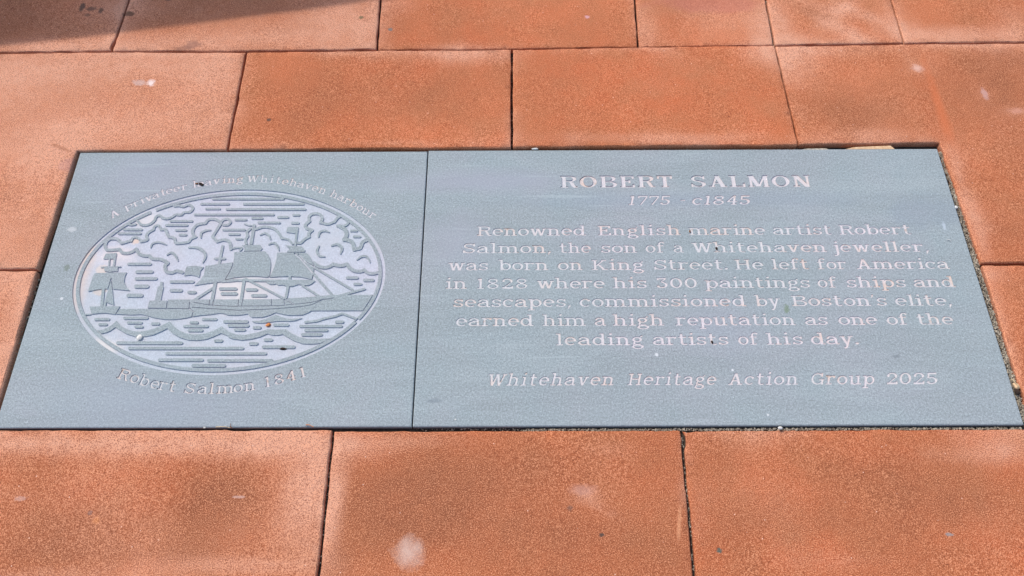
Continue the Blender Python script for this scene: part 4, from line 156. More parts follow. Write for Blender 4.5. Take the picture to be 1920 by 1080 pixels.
SLIVERS = [('mortar_sliver', [(0.713, 0.9731), (0.7311, 0.9779), (0.7775, 0.9812), (0.8119, 0.9818), (0.819, 0.973)], -0.01, -0.0005, 'M_MORT', 'buff sliver of mortar in the joint above the right part of the wider plaque', 'mortar'), ('mortar_sliver', [(0.616, 0.9725), (0.6303, 0.9762), (0.6739, 0.9774), (0.6798, 0.9725)], -0.01, -0.002, 'M_GRIT', 'grey sliver of mortar in the joint above the wider plaque, left of the buff one', 'mortar')]
CASTER_LOC = (-0.5991, 1.8634, 0.0)
CASTER_ROT = 0.0957
CASTER_BOW = 0.0946
M_SAND = sandstone()
M_GREY = greystone('blue_grey_slate', (0.266, 0.300, 0.305), 0, 0.46)
M_CUT = greystone('blasted_slate_ground', (0.415, 0.438, 0.472), 0, 0.22, False)
M_LET = greystone('blasted_slate_lettering', (0.52, 0.50, 0.495), 0.45, 0.15, False)
M_BED = simple('dark_joint_dirt', (0.030, 0.024, 0.018), (0.075, 0.058, 0.042), 220)
M_PAVE = simple('grey_ground', (0.16, 0.15, 0.14), (0.24, 0.22, 0.20), 12)
M_GRIT = simple('joint_grit_stone', (0.20, 0.16, 0.11), (0.60, 0.52, 0.40), 140, 0.9, 0.1)
M_MORT = simple('buff_mortar', (0.50, 0.30, 0.16), (0.70, 0.50, 0.31), 120)
M_WHITE = simple('white_chip', (0.50, 0.48, 0.44), (0.70, 0.68, 0.64), 150)
M_STRAW = simple('dry_straw', (0.48, 0.34, 0.18), (0.62, 0.48, 0.28), 200)
M_RUST = simple('rusty_crumb', (0.42, 0.12, 0.04), (0.60, 0.24, 0.08), 200)
M_DARK = simple('dark_crumb', (0.018, 0.012, 0.010), (0.05, 0.03, 0.02), 200)
M_BARK = simple('brown_twig', (0.10, 0.045, 0.02), (0.22, 0.10, 0.05), 200)
M_METAL = simple('dark_painted_steel', (0.04, 0.04, 0.045), (0.06, 0.06, 0.065), 60, 0.5, 0.05)
M_CASTER = simple('pale_granite', (0.30, 0.29, 0.28), (0.46, 0.45, 0.43), 180)

# ------------------------------------------------------------------ object helpers
def mesh_obj(name, verts, faces, mats, parent=None, mi=None, loc=(0, 0, 0), smooth=None):
    me = bpy.data.meshes.new(name); me.from_pydata(verts, [], faces)
    for m in mats: me.materials.append(m)
    if mi: me.polygons.foreach_set('material_index', mi)
    if smooth: me.polygons.foreach_set('use_smooth', smooth)
    me.update(); o = bpy.data.objects.new(name, me); COL.objects.link(o); o.location = loc
    if parent: o.parent = parent
    return o
def tag(o, label=None, cat=None, group=None, kind=None):
    for k, v in (('label', label), ('category', cat), ('group', group), ('kind', kind)):
        if v: o[k] = v
    return o
def bm_obj(name, bm, mats, parent=None, loc=(0, 0, 0)):
    me = bpy.data.meshes.new(name); bm.to_mesh(me); bm.free()
    for m in mats: me.materials.append(m)
    o = bpy.data.objects.new(name, me); COL.objects.link(o); o.location = loc
    if parent: o.parent = parent
    return o

# ------------------------------------------------------------------ ground and bed
tag(mesh_obj('ground', [(-60, -60, -0.075), (60, -60, -0.075), (60, 60, -0.075), (-60, 60, -0.075)], [(0, 1, 2, 3)], [M_PAVE]), kind='structure')
pav = tag(mesh_obj('pavement', [(-2.4, -0.9, -0.070), (2.4, -0.9, -0.070), (2.4, 2.6, -0.070), (-2.4, 2.6, -0.070),
                               (-2.4, -0.9, -0.012), (2.4, -0.9, -0.012), (2.4, 2.6, -0.012), (-2.4, 2.6, -0.012)],
                   [(4, 5, 6, 7), (0, 1, 5, 4), (1, 2, 6, 5), (2, 3, 7, 6), (3, 0, 4, 7)], [M_BED]), kind='structure')

# ------------------------------------------------------------------ paving slabs
def seg_d(p, a, b):
    ab = b - a; t = max(0, min(1, (p - a).dot(ab) / ab.length_squared)); return (p - a - ab * t).length
def inset(poly, ds):
    n = len(poly); out = []
    for i in range(n):
        a, b, c = poly[i - 1], poly[i], poly[(i + 1) % n]
        d0 = (b - a).normalized(); d1 = (c - b).normalized()
        n0 = Vector((-d0.y, d0.x)); n1 = Vector((-d1.y, d1.x))
        e0, e1 = ds[i - 1], ds[i]
        cr = d0.x * d1.y - d0.y * d1.x
        if abs(cr) < 1e-4: out.append(b + n1 * e1); continue
        pa = a + n0 * e0; pb = b + n1 * e1; w_ = pb - pa
        t = (w_.x * d1.y - w_.y * d1.x) / cr; out.append(pa + d0 * t)
    return out
def blob_val(x, y, B):
    v = 0.0
    for (cx, cy, rx, ry, rot, s) in B:
        dx, dy = x - cx, y - cy
        if abs(dx) > 2.5 * max(rx, ry) or abs(dy) > 2.5 * max(rx, ry): continue
        if rot: c, q = math.cos(rot), math.sin(rot); dx, dy = c * dx + q * dy, -q * dx + c * dy
        v += s * math.exp(-((dx / rx) ** 2 + (dy / ry) ** 2) * 1.2)
    return v
def slab(poly, gaps, z, tone, name='paving_slab', step=0.012, seed=0):
    """one sandstone flag: worn arris, wavering edge, slightly uneven face"""
    rim = inset([Vector(p) for p in poly], gaps); rnd = random.Random(seed)
    cen = sum(rim, Vector((0, 0))) / len(rim)
    def ring(base, d, amp):
        pts = inset(base, [d] * len(base)); out = []
        for i in range(len(pts)):
            a, b = pts[i], pts[(i + 1) % len(pts)]; L = (b - a).length; m = max(2, int(L / (step * 0.75)))
            nn = Vector((-(b - a).y, (b - a).x)).normalized()
            for k in range(m):
                q = a.lerp(b, k / m)
                e = amp * (noise.noise(Vector((q.x * 22, q.y * 22, seed))) + 0.7 * noise.noise(Vector((q.x * 85, q.y * 85, seed + 9)))) if k else 0
                c = noise.noise(Vector((q.x * 13, q.y * 13, seed + 40)))
                if c > 0.42 and k: e += (c - 0.42) * 0.018                                      # chipped arris
                out.append(q + nn * e)
        return out
    r0 = ring(rim, 0.0, 0.0015)
    def shr(d): return inset(r0, [d] * len(r0))
    r1 = shr(0.0011); r2 = shr(0.0032)
    n = len(r0)
    xs = [p.x for p in rim]; ys = [p.y for p in rim]; inner = []
    gx = int((max(xs) - min(xs)) / step); gy = int((max(ys) - min(ys)) / step)
    def inside(p, P_):
        c = False
        for i in range(len(P_)):
            a, b = P_[i - 1], P_[i]
            if (a.y > p.y) != (b.y > p.y) and p.x < (b.x - a.x) * (p.y - a.y) / (b.y - a.y) + a.x: c = not c
        return c
    for i in range(gx + 1):
        for j in range(gy + 1):
            p = Vector((min(xs) + (i + 0.25 + 0.5 * rnd.random()) * step, min(ys) + (j + 0.25 + 0.5 * rnd.random()) * step))
            if inside(p, rim) and min(seg_d(p, rim[q - 1], rim[q]) for q in range(len(rim))) > 0.010: inner.append(p)
    vs = r2 + inner
    res = geometry.delaunay_2d_cdt(vs, [], [list(range(n))], 1, 1e-6, True)
    top = res[0]; tf = res[2]
    def zt(p):
        return z + 0.0016 * noise.noise(Vector((p.x * 5, p.y * 5, seed))) + 0.0006 * noise.noise(Vector((p.x * 24, p.y * 24, seed)))
    V = [(p.x, p.y, zt(p)) for p in top]
    # map ring r2 -> output indices
    om = {}
    for i, ids in enumerate(res[3]):
        for q in ids: om[q] = i
    F = [tuple(f) for f in tf if len(rim) == 4 or inside((top[f[0]] + top[f[1]] + top[f[2]]) / 3, rim)]; S = [True] * len(F)
    o2 = [om[i] for i in range(n)]
    b1 = len(V); V += [(p.x, p.y, zt(p) - 0.0009) for p in r1]
    b0 = len(V); V += [(p.x, p.y, zt(p) - 0.0030) for p in r0]
    bb = len(V); V += [(p.x + (p.x - cen.x) * 0.0, p.y, -0.050) for p in r0]
    for i in range(n):
        j = (i + 1) % n
        F += [(b1 + i, b1 + j, o2[j], o2[i]), (b0 + i, b0 + j, b1 + j, b1 + i), (bb + i, bb + j, b0 + j, b0 + i)]; S += [True, True, False]
    cx, cy = cen.x, cen.y
    o = mesh_obj(name, [(v[0] - cx, v[1] - cy, v[2]) for v in V], F, [M_SAND], pav, smooth=S, loc=(cx, cy, 0))
    # natural weathering stored per vertex: bleached salts along the arrises, browner damp heart, hue of the bed
    pal, brn, hue = tone
    ca = o.data.color_attributes.new('weathering', 'FLOAT_COLOR', 'POINT'); buf = []
    for v in V:
        p = Vector((v[0], v[1])); d = min(seg_d(p, rim[q - 1], rim[q]) for q in range(len(rim)))
        wv = 0.22 + 1.2 * noise.noise(Vector((p.x * 3.6, p.y * 3.6, seed + 3))) + 0.55 * noise.noise(Vector((p.x * 19, p.y * 19, seed)))
        e = max(0, wv) * math.exp(-d / (0.020 + 0.014 * noise.noise(Vector((p.x * 9, p.y * 9, seed + 60)))))
        n2 = noise.noise(Vector((p.x * 5.5, p.y * 5.5, seed + 20))) * 0.35 + noise.noise(Vector((p.x * 14, p.y * 14, seed + 21))) * 0.15
        P_ = pal + 0.70 * e + n2 * 0.45 + blob_val(p.x, p.y, PALE)
        B_ = brn + n2 * -0.9 + blob_val(p.x, p.y, BROWN)
        H_ = hue + 0.5 * noise.noise(Vector((p.x * 3, p.y * 3, seed + 30))) + blob_val(p.x, p.y, ORANGE)
        buf += [max(0, min(1, P_)), max(0, min(1, B_)), max(0, min(1, H_)), 1]
    ca.data.foreach_set('color', buf)
    return o
for i, (poly, gaps, z, tone) in enumerate(SLABS):
    slab(poly, gaps, z, tone, seed=i * 3 + 1, step=0.011)
for i, (poly, gaps, z, tone) in enumerate(FAR_SLABS):
    slab(poly, gaps, z, tone, seed=200 + i, step=0.045)

# ------------------------------------------------------------------ cutting letters and pictures into stone
def clean(poly):
    q = []
    for p in poly:
        if not q or (Vector(p) - Vector(q[-1])).length > 0.02: q.append(p)
    if len(q) > 2 and (Vector(q[0]) - Vector(q[-1])).length <= 0.02: q.pop()
    a = sum(q[i - 1][0] * q[i][1] - q[i][0] * q[i - 1][1] for i in range(len(q)))
    return q if a > 0 else q[::-1]
def rect(x0, x1, y0, y1): return [(x0, y0), (x1, y0), (x1, y1), (x0, y1)]
def catmull(p, k=4):
    if len(p) < 3: return p
    q = [p[0]] + list(p) + [p[-1]]; out = []
    for i in range(1, len(q) - 2):
        for j in range(k):
            t = j / k
            out.append(tuple(0.5 * ((2 * q[i][c]) + (-q[i - 1][c] + q[i + 1][c]) * t + (2 * q[i - 1][c] - 5 * q[i][c] + 4 * q[i + 1][c] - q[i + 2][c]) * t * t + (-q[i - 1][c] + 3 * q[i][c] - 3 * q[i + 1][c] + q[i + 2][c]) * t ** 3) for c in (0, 1)))
    return out + [p[-1]]
def disc(x, y, r, n=10): return [(x + r * math.cos(2 * math.pi * (i + 0.3) / n), y + r * math.sin(2 * math.pi * (i + 0.3) / n)) for i in range(n)]
def stroke_polys(p, w, taper=0, smooth=1, cap=True):
    if smooth: p = catmull(p, 3)
    n = len(p); out = []; L = [0.0]
    for i in range(1, n): L.append(L[-1] + math.dist(p[i], p[i - 1]))
    def ww(i):
        if not taper: return w / 2
        t = L[i] / L[-1]; return w / 2 * (0.25 + 0.75 * math.sin(math.pi * min(1, max(0, 0.12 + t * 0.80))))
    for i in range(n - 1):
        a, b = Vector(p[i]), Vector(p[i + 1]); d = (b - a)
        if d.length < 0.05: continue
        nn = Vector((-d.y, d.x)).normalized(); ra, rb = ww(i), ww(i + 1)
        out.append([tuple(a - nn * ra), tuple(b - nn * rb), tuple(b + nn * rb), tuple(a + nn * ra)])
    for i in range(n):
        if (0 < i < n - 1) or cap: out.append(disc(p[i][0], p[i][1], ww(i) * 0.995, 8 if w < 4 else 10))
    return out
DEEP = {'wordt': -0.8, 'wordb': -1.6}
def carve(frame, shapes, zlow, mask=None):
    """frame: outer polygon (mm). shapes: (priority, level 0 top / 1 sunk, owner, polygon). Returns owner -> (verts, faces, mat idx)"""
    V = []; F = []; meta = [(0, 0, 'body')]
    def add(poly):
        s = len(V); V.extend(Vector(q) for q in poly); F.append(list(range(s, s + len(poly))))
    add(clean(frame))
    for pr, lv, ow, poly in shapes:
        c = clean(poly)
        if len(c) > 2: add(c); meta.append((pr, lv, ow))
    ov, oe, of, _, _, ofo = geometry.delaunay_2d_cdt(V, [], F, 1, 0.004, True)
    own = []
    for f, ids in zip(of, ofo):
        ms = [meta[i] for i in ids]
        if mask and not any(m[2] == mask for m in ms): ms = [m for m in ms if m[0] < 4]
        own.append(max(ms, key=lambda m: m[0]) if ms else meta[0])
    parts = {}
    def slot(o): return parts.setdefault(o, ([], [], [], {}))
    def vid(o, i, z):
        P_ = slot(o); k = (i, z)
        if k not in P_[3]: P_[3][k] = len(P_[0]); P_[0].append((ov[i].x / 1000, ov[i].y / 1000, z / 1000))
        return P_[3][k]
    ed = {}
    for f, m in zip(of, own):
        z = DEEP.get(m[2][:5], zlow) if m[1] else 0.0; P_ = slot(m[2])
        P_[1].append(tuple(vid(m[2], i, z) for i in f)); P_[2].append(1 if m[1] else 0)
        for a in range(len(f)): ed[(f[a], f[(a + 1) % len(f)])] = m
    for (a, b), m in ed.items():
        o = ed.get((b, a))
        if o is None or m[1] == o[1] or m[1] == 1: continue
        # m stands high, o is sunk: the wall faces o
        ow = m[2] if m[0] > o[0] else o[2]
        zz = DEEP.get(ow[:5], zlow)
        q = (vid(ow, b, 0.0), vid(ow, a, 0.0), vid(ow, a, zz), vid(ow, b, zz))
        slot(ow)[1].append(q); slot(ow)[2].append(1)
    return parts

# -- the slab-serif letters (x-height 10, capitals 13)
def glyph(ch, S, T):
    P_ = []
    def V(x, y0, y1, w_=None): w_ = w_ or S; P_.append(rect(x - w_ / 2, x + w_ / 2, y0, y1))
    def H(x0, x1, y, t=None): t = t or T; P_.append(rect(x0, x1, y, y + t))
    def L(x0, y0, x1, y1, w_):  # slanted bar, horizontal thickness w_
        P_.append([(x0 - w_ / 2, y0), (x0 + w_ / 2, y0), (x1 + w_ / 2, y1), (x1 - w_ / 2, y1)])
    def A(cx, cy, rx, ry, a0, a1, s=None, t=None):
        s = S if s is None else s; t = T if t is None else t; n = max(2, int(abs(a1 - a0) / 24))
        for i in range(n):
            q = [R(a0 + (a1 - a0) * (i + k) / n) for k in (0, 1)]
            P_.append([(cx + (rx + s / 2) * math.cos(q[0]), cy + (ry + t / 2) * math.sin(q[0])), (cx + (rx + s / 2) * math.cos(q[1]), cy + (ry + t / 2) * math.sin(q[1])),
                       (cx + (rx - s / 2) * math.cos(q[1]), cy + (ry - t / 2) * math.sin(q[1])), (cx + (rx - s / 2) * math.cos(q[0]), cy + (ry - t / 2) * math.sin(q[0]))])
    def D(x, y, r): P_.append(disc(x, y, r, 8))
    X, C, h = 10.0, 13.0, 14.0
    g = 2.2                                                             # serif reach
    hx = X - T / 2
    def stemL(x, y1, top=True, foot=True, y0=0, fr=g, fl=g):
        V(x, y0, y1)
        if foot: H(x - S / 2 - fl * .8, x + S / 2 + fr * .8, y0)
        if top: H(x - S / 2 - g * .8, x, y1 - T)
    if ch in 'nmhu':
        if ch == 'u':
            stemL(2.6, X, foot=False); A(6, 3.7, 3.4, 3.2, 180, 320); V(9.4, 0, X); H(9.4 - S / 2 - g * .7, 9.4, X - T); H(9.4, 9.4 + S / 2 + g * .8, 0); return P_, 12.4
        stemL(2.6, h if ch == 'h' else X)
        A(6, 6.4, 3.3, hx - 6.4, 0, 150); V(9.3, 0, 6.6); H(9.3 - S / 2 - g * .6, 9.3 + S / 2 + g * .8, 0)
        if ch == 'm':
            A(12.7, 6.4, 3.3, hx - 6.4, 0, 150); V(16, 0, 6.6); H(16 - S / 2 - g * .6, 16 + S / 2 + g * .8, 0); return P_, 19
        return P_, 12.4
    if ch == 'r':
        stemL(2.6, X, fr=g * 1.2); A(6.2, 6.2, 3.2, hx - 6.2, 55, 150); D(8.2, 8.5, 1.35); return P_, 9.6
    if ch == 'i' : stemL(3, X); D(3, 13, 1.45); return P_, 6
    if ch == 'j' : V(3.2, -2, X); H(.6, 3.2, X - T); D(3.2, 13, 1.45); A(.9, -2, 2.3, 2.2, 270, 360); D(.6, -3.9, 1.1); return P_, 4.6
    if ch == 'l' : stemL(3, h); return P_, 6
    if ch == 'o': A(5.2, 5, 4.2, 5 - T / 2, 0, 360); return P_, 10.4
    if ch == 'e':
        A(5.2, 5, 4.1, 5 - T / 2, 0, 318); H(1.6, 9.6, 4.5, T * .95); V(9.35, 4.5, 6.0, S * .9); return P_, 10.4
    if ch == 'c': A(5.2, 5, 4.2, 5 - T / 2, 48, 315); D(8.3, 7.7, 1.35); return P_, 9.8
    if ch == 'a':
        A(5, 6.6, 3.6, hx - 6.6, 0, 150); D(1.9, 7.6, 1.25); V(8.6, 1, 6.7); A(4.6, 3, 3.6, 3 - T / 2, 60, 330); L(5.5, 5.3, 8.2, 5.9, 1.2); H(3.8, 8.4, 5.2, T)
        H(8.2, 11.4, 0); return P_, 11.2
    if ch in 'bdpq':
        if ch == 'b': stemL(2.4, h, foot=False); V(2.4, 0, 2); A(6.4, 5, 3.9, 5 - T / 2, 0, 360); return P_, 11.4
        if ch == 'd':
            A(5, 5, 3.9, 5 - T / 2, 0, 360); V(9.2, 0, h); H(9.2 - S / 2 - g * .8, 9.2, h - T); H(9.2, 9.2 + S / 2 + g * .8, 0); return P_, 12
        stemL(2.6, X, y0=-4); A(6.8, 5, 3.9, 5 - T / 2, 0, 360); return P_, 12
    if ch == 'g':
        A(4.8, 6.6, 3.3, 3.2 - T / 2, 0, 360); A(5, -1.5, 4.2, 2.0, 0, 360); L(2.2, 4.2, 2.0, 1.6, T * 1.1); A(4.2, 1.4, 2.4, 1.1, 120, 210, T, T); H(3, 7.6, .3, T); L(7.0, 8.6, 8.6, 10.2, T); D(8.9, 10.2, 1.1); return P_, 10.2
    if ch == 's':
        A(4.6, 7.2, 3.1, 2.8 - T / 2, 20, 250, S * .85); A(4.6, 2.8, 3.4, 2.8 - T / 2, -110, 70, S * .9); L(6.0, 4.4, 3.6, 5.7, 3.6); A(4.6, 2.8, 3.4, 2.8 - T / 2, 195, 260, S * .8)
        V(7.9, 6.6, 9.6, T); V(1.1, .5, 3.4, T); return P_, 9.2
    if ch == 't': V(3.4, 2.4, 13); H(.6, 7.4, X - T); A(5.9, 2.7, 2.5, 2.1, 180, 320); return P_, 8.6
    if ch == 'f': stemL(3.4, 11.5, top=False, fr=g * 1.2); H(.6, 7.6, X - T); A(6.1, 11.4, 2.7, 2.2, 45, 180); D(8.0, 12.7, 1.15); return P_, 8.8
    if ch == 'v': L(2.2, X, 5.7, 0, S * 1.1); L(9.2, X, 5.7, 0, T * 1.2); H(0, 4.6, X - T); H(7.2, 11.4, X - T); return P_, 11.4
    if ch == 'y': L(2.2, X, 5.8, 0, S * 1.1); L(9.4, X, 4.6, -3.4, T * 1.3); H(0, 4.6, X - T); H(7.4, 11.6, X - T); D(3.4, -3.6, 1.3); H(3, 5, -4.4, T); return P_, 11.6
    if ch == 'w':
        L(2, X, 5, 0, S * 1.05); L(7.6, X, 5, 0, T * 1.2); L(7.6, X, 10.8, 0, S * 1.05); L(13.8, X, 10.8, 0, T * 1.2); H(0, 4.2, X - T); H(5.8, 9, X - T); H(12, 15.8, X - T); return P_, 15.8
    if ch == ',': P_.append([(.8, 1.6), (.2, -2.4), (1.2, -2.4), (3.0, 1.8)]); D(1.9, 1.2, 1.3); return P_, 3
    if ch == '.': D(1.6, 1.3, 1.6); return P_, 3.2
    if ch == "'": P_.append([(.6, 9.6), (1.3, 9.6), (2.8, 13.6), (.6, 13.6)]); return P_, 3
    if ch == '-': H(0, 6.6, 5.2, T); return P_, 6.6
    # capitals
    def cap(x): V(x, 0, C); H(x - S / 2 - g * .8, x + S / 2 + g * .6, 0); H(x - S / 2 - g * .8, x + S / 2 + g * .4, C - T)
    if ch in 'RBP':
        V(3.2, 0, C); H(.4, 3.2, 0); H(.4, 9, C - T)
        if ch == 'B':
            A(9, 9.8, 2.9, 3.2 - T / 2, -90, 90); A(9.2, 3.4, 3.5, 3.4 - T / 2, -90, 90); H(3.2, 9.4, 0); H(3.2, 9.4, 6.4 - T / 2 + .1); return P_, 14
        A(8.8, 9.7, 3.2, 3.3 - T / 2, -90, 90); H(3.2, 9, 6.2)
        H(.4, 6.4, 0)
        if ch == 'R': L(9.0, 6.6, 11.4, 1.0, S); H(10.6, 14.4, 0); return P_, 14
        return P_, 13
    if ch == 'O': A(6.8, 6.5, 5.6, 6.5 - T / 2, 0, 360); return P_, 13.6
    if ch == 'E':
        V(3.2, 0, C); H(.4, 11.6, 0); H(.4, 11.2, C - T); H(3.2, 8.2, 6.1); V(8.2, 4.6, 8.6, T * 1.1); V(11.4, 0, 3.8, T * 1.2); V(11, 9.4, C, T * 1.2); return P_, 12.2
    if ch == 'T': V(6.2, 0, C); H(3.2, 9.2, 0); H(.4, 12, C - T); V(.9, 9.2, C, T * 1.2); V(11.5, 9.2, C, T * 1.2); return P_, 12.4
    if ch == 'S':
        A(6, 9.5, 4.2, 3.5 - T / 2, 20, 250, S * .9); A(6, 3.6, 4.6, 3.6 - T / 2, -110, 75, S * .95); L(8.4, 5.6, 4.4, 7.7, 4.4); A(6, 3.6, 4.6, 3.6 - T / 2, 195, 260, S * .8)
        V(10.6, 8.6, 12.8, T * 1.1); V(1.1, .2, 4.4, T * 1.1); return P_, 12
    if ch == 'A': L(2.6, 0, 6.9, C, T * 1.3); L(11.6, 0, 6.9, C, S * 1.15); H(4, 10, 3.9); H(.2, 5, 0); H(9, 14.4, 0); return P_, 14.4
    if ch == 'L': cap(3.2); H(3, 11.4, 0); V(11.2, 0, 4.6, T * 1.3); return P_, 12
    if ch == 'M':
        V(2.6, 0, C, T * 1.3); V(14.6, 0, C); L(3.2, C, 8.4, 0.6, S * 1.2); L(14.2, C, 8.6, 0.6, T * 1.3); H(.4, 5, 0); H(12.2, 17, 0); H(.4, 3.4, C - T); H(14, 17, C - T); return P_, 17.4
    if ch == 'N': V(3, 0, C, T * 1.3); V(12.2, 0, C, T * 1.3); L(3.4, C, 11.8, 0, S * 1.3); H(.4, 5.6, 0); H(.4, 3.4, C - T); H(9.8, 14.6, C - T); return P_, 14.8
    if ch == 'W':
        L(2.4, C, 6, 0, S * 1.1); L(9.4, C, 6, 0, T * 1.2); L(9.4, C, 13, 0, S * 1.1); L(16.8, C, 13, 0, T * 1.2); H(0, 5, C - T); H(7.2, 11, C - T); H(14.4, 19, C - T); return P_, 19
    if ch == 'K': cap(3.2); L(4.2, 5.2, 11.6, C, T * 1.5); L(6.6, 7, 11.8, 0, S * 1.15); H(9.4, 14.8, 0); H(9, 13.8, C - T); return P_, 14.8
    if ch == 'H': cap(3.2); cap(12); H(3.2, 12, 6); return P_, 15
    if ch == 'G': A(6.8, 6.5, 5.4, 6.5 - T / 2, 42, 318); V(11.6, 0, 5.4); H(8.4, 13.8, 4.6); V(11.3, 8.6, 12.8, T * 1.2); return P_, 13.8
    # figures
    if ch == '1': V(3.4, 0, C); H(.6, 6.4, 0); H(.9, 3.4, C - T * 1.5, T * 1.3); return P_, 6.8
    if ch == '0': A(5.6, 6.5, 4.4, 6.5 - T / 2, 0, 360); return P_, 11.2
    if ch == '8': A(5.5, 9.8, 3.6, 3.2 - T / 2, 0, 360, S * .8); A(5.5, 3.5, 4.2, 3.5 - T / 2, 0, 360, S * .9); return P_, 11
    if ch == '7': H(.6, 10.2, C - T * 1.2, T * 1.2); V(1.1, 9.4, C, T * 1.2); L(9.6, C - T, 4.4, 0, S * .9); return P_, 10.2
    if ch == '5': H(2.2, 9.6, C - T * 1.3, T * 1.3); V(2.2, 6.6, C, T * 1.1); A(5.2, 4.2, 4.1, 4.2 - T / 2, -150, 125); D(1.9, 2.6, 1.35); return P_, 10.4
    if ch == '4': V(7.6, 0, C, S); H(5, 10.4, 0); H(.6, 10.8, 3.6); L(1.2, 3.8, 7.6, C, T * 1.4); return P_, 10.8
    if ch == '2': A(5.2, 9.3, 3.9, 3.7 - T / 2, -35, 165); L(8.2, 7.4, 1.8, 1.0, S * .85); H(.6, 9.8, 0, T * 1.5); V(9.6, 0, 3.6, T * 1.1); D(1.9, 9.4, 1.35); return P_, 10.4
    if ch == '3': H(1.6, 9.2, C - T * 1.2, T * 1.2); V(1.8, 9.8, C, T * 1.1); L(8.8, C - T, 4.6, 8.0, T * 1.4); A(4.9, 4.1, 4.3, 4.1 - T / 2, -150, 90); D(1.7, 2.6, 1.35); return P_, 10.4
    raise ValueError(ch)
def cut_word(txt, x0, x1, y, capmm, ital, bold, owner):
    """slab-serif word fitted between x0 and x1 (mm)"""
    u = capmm / 13.0; S, T = (3.2, 1.6) if bold else (2.3, 1.7)
    gl = [glyph(c, S, T) for c in txt]; W = sum(g[1] for g in gl) * u
    sh = ital * 13 * u
    want = (6.0 if bold else 1.9) if not ital else 3.2
    k = (x1 - x0 - sh * 0.5 - want * (len(txt) - 1)) / W
    k = max(0.86, min(1.22, k)); tr = (x1 - x0 - sh * 0.5 - W * k) / max(1, len(txt) - 1)
    out = []; x = x0
    for P_, wd in gl:
        for p in P_: out.append((1, 1, owner, [(x + (q[0] * k + ital * q[1]) * u, y + q[1] * u) for q in p]))
        x += wd * u * k + tr
    return out

def build_parts(parts, parent, names, mats, z=0.0):
    """meshes of each owner key except the body"""
    res = {}
    for key, (v, f, mi, _) in parts.items():
        if key == 'body': continue
        res[key] = mesh_obj(names(key), v, f, mats(key), None, mi)
    return res
def stone_body(name, W, D, body, parent, z0=-0.055):
    v, f, mi, _ = body; v = list(v); f = list(f)
    c = 0.0011; b = len(v)
    for (x0, y0, x1, y1, z) in ((0.0016, 0.0016, W - 0.0016, D - 0.0016, 0), (0, 0, W, D, -c), (0, 0, W, D, z0)):
        v += [(x0, y0, z), (x1, y0, z), (x1, y1, z), (x0, y1, z)]
    for s in (b, b + 4):
        for i in range(4): j = (i + 1) % 4; f.append((s + 4 + i, s + 4 + j, s + j, s + i))
    return mesh_obj(name, v, f, [M_GREY, M_LET], parent, list(mi) + [0] * 8)

# -- inscription stone
IX, IY, IW, ID = -0.178, 0.3695, 1.0875, 0.6035
ins = bpy.data.objects.new('inscribed_plaque', None); COL.objects.link(ins); ins.location = (IX, IY, 0.0)
tag(ins, 'wider blue-grey stone plaque with ten lines of cut lettering, set flush in red paving', 'plaque')
bands = []; m = 1.6
ys = [L_[3] for L_ in LINES]; caps = [L_[0] for L_ in LINES]
cuts = [ID * 1000 - m] + [(ys[i] - 3.5 + (ys[i + 1] + caps[i + 1])) / 2 - (2 if i > 1 else 0) for i in range(len(ys) - 1)] + [m]
body = ([], [], [], {})
def join(b, p):
    s = len(b[0]); b[0].extend(p[0]); b[1].extend(tuple(q + s for q in f) for f in p[1]); b[2].extend(p[2])
for i, (cap, ital, bold, y, words) in enumerate(LINES):
    sh = []; keys = []
    for j, (t, a, b_) in enumerate(words):
        keys.append('w%d' % j); sh += cut_word(t, a, b_, y, cap, ital, bold, keys[-1])
    pr = carve(rect(m, IW * 1000 - m, cuts[i + 1], cuts[i]), sh, -1.8 if bold else -1.15)
    join(body, pr['body'])
    line = None
    for j, kx in enumerate(keys):
        v, f, mi, _ = pr[kx]
        mesh_obj('carved_word', v, f, [M_LET, M_LET], ins, mi)
stone_body('stone_body', IW, ID, body, ins)

# -- picture stone
PX, PY, PW, PD = -0.923, 0.3695, 0.7425, 0.6015
pic = bpy.data.objects.new('picture_plaque', None); COL.objects.link(pic); pic.location = (PX, PY, 0.0)
tag(pic, 'squarer blue-grey stone plaque with an oval carving of a sailing ship under clouds', 'plaque')
ECX, ECY, ERX, ERY = -553.5 + 923.0, 671.2 - 369.5, 304.4, 203.8
def ell(d, n=96): return [(ECX + (ERX - d) * math.cos(2 * math.pi * i / n), ECY + (ERY - d) * math.sin(2 * math.pi * i / n)) for i in range(n)]
sh = [(1, 1, 'medallion', ell(0)), (2, 0, 'border_ring', ell(6.6)), (3, 1, 'medallion', ell(13.4))]
sh += [(8, 1, 'medallion', g_) for g_ in GAPS]
for i, (name, kind, pts, wd, taper, smooth) in enumerate(ART):
    key = name + ('#%d' % i if name in ('sky_line', 'sea_line', 'cloud_curl', 'ripple') else '')
    if kind == 'P': sh.append((5, 0, key, pts))
    elif kind == 'S': sh += [(6 if name in ('ship', 'boat', 'sky_line', 'sea_line') else 5, 0, key, q) for q in stroke_polys(pts, wd, taper, smooth)]
    else: sh += [(7, 1, 'medallion', q) for q in stroke_polys(pts, wd, 0, smooth, cap=False)]
for j, word in enumerate(ARCS[0][1] + ARCS[1][1]):
    cap, wl = (17.0, 2.5) if j < len(ARCS[0][1]) else (21.0, 2.6)
    u = cap / 13.0
    for (c, x, y, ang) in word:
        P_, wdt = glyph(c, wl, 1.65); ca, sa = math.cos(R(ang)), math.sin(R(ang))
        for p in P_:
            sh.append((1, 1, ('wordt#%d' if j < len(ARCS[0][1]) else 'wordb#%d') % j, [(x + ((q[0] - wdt / 2) * u * ca - q[1] * u * sa), y + ((q[0] - wdt / 2) * u * sa + q[1] * u * ca)) for q in p]))
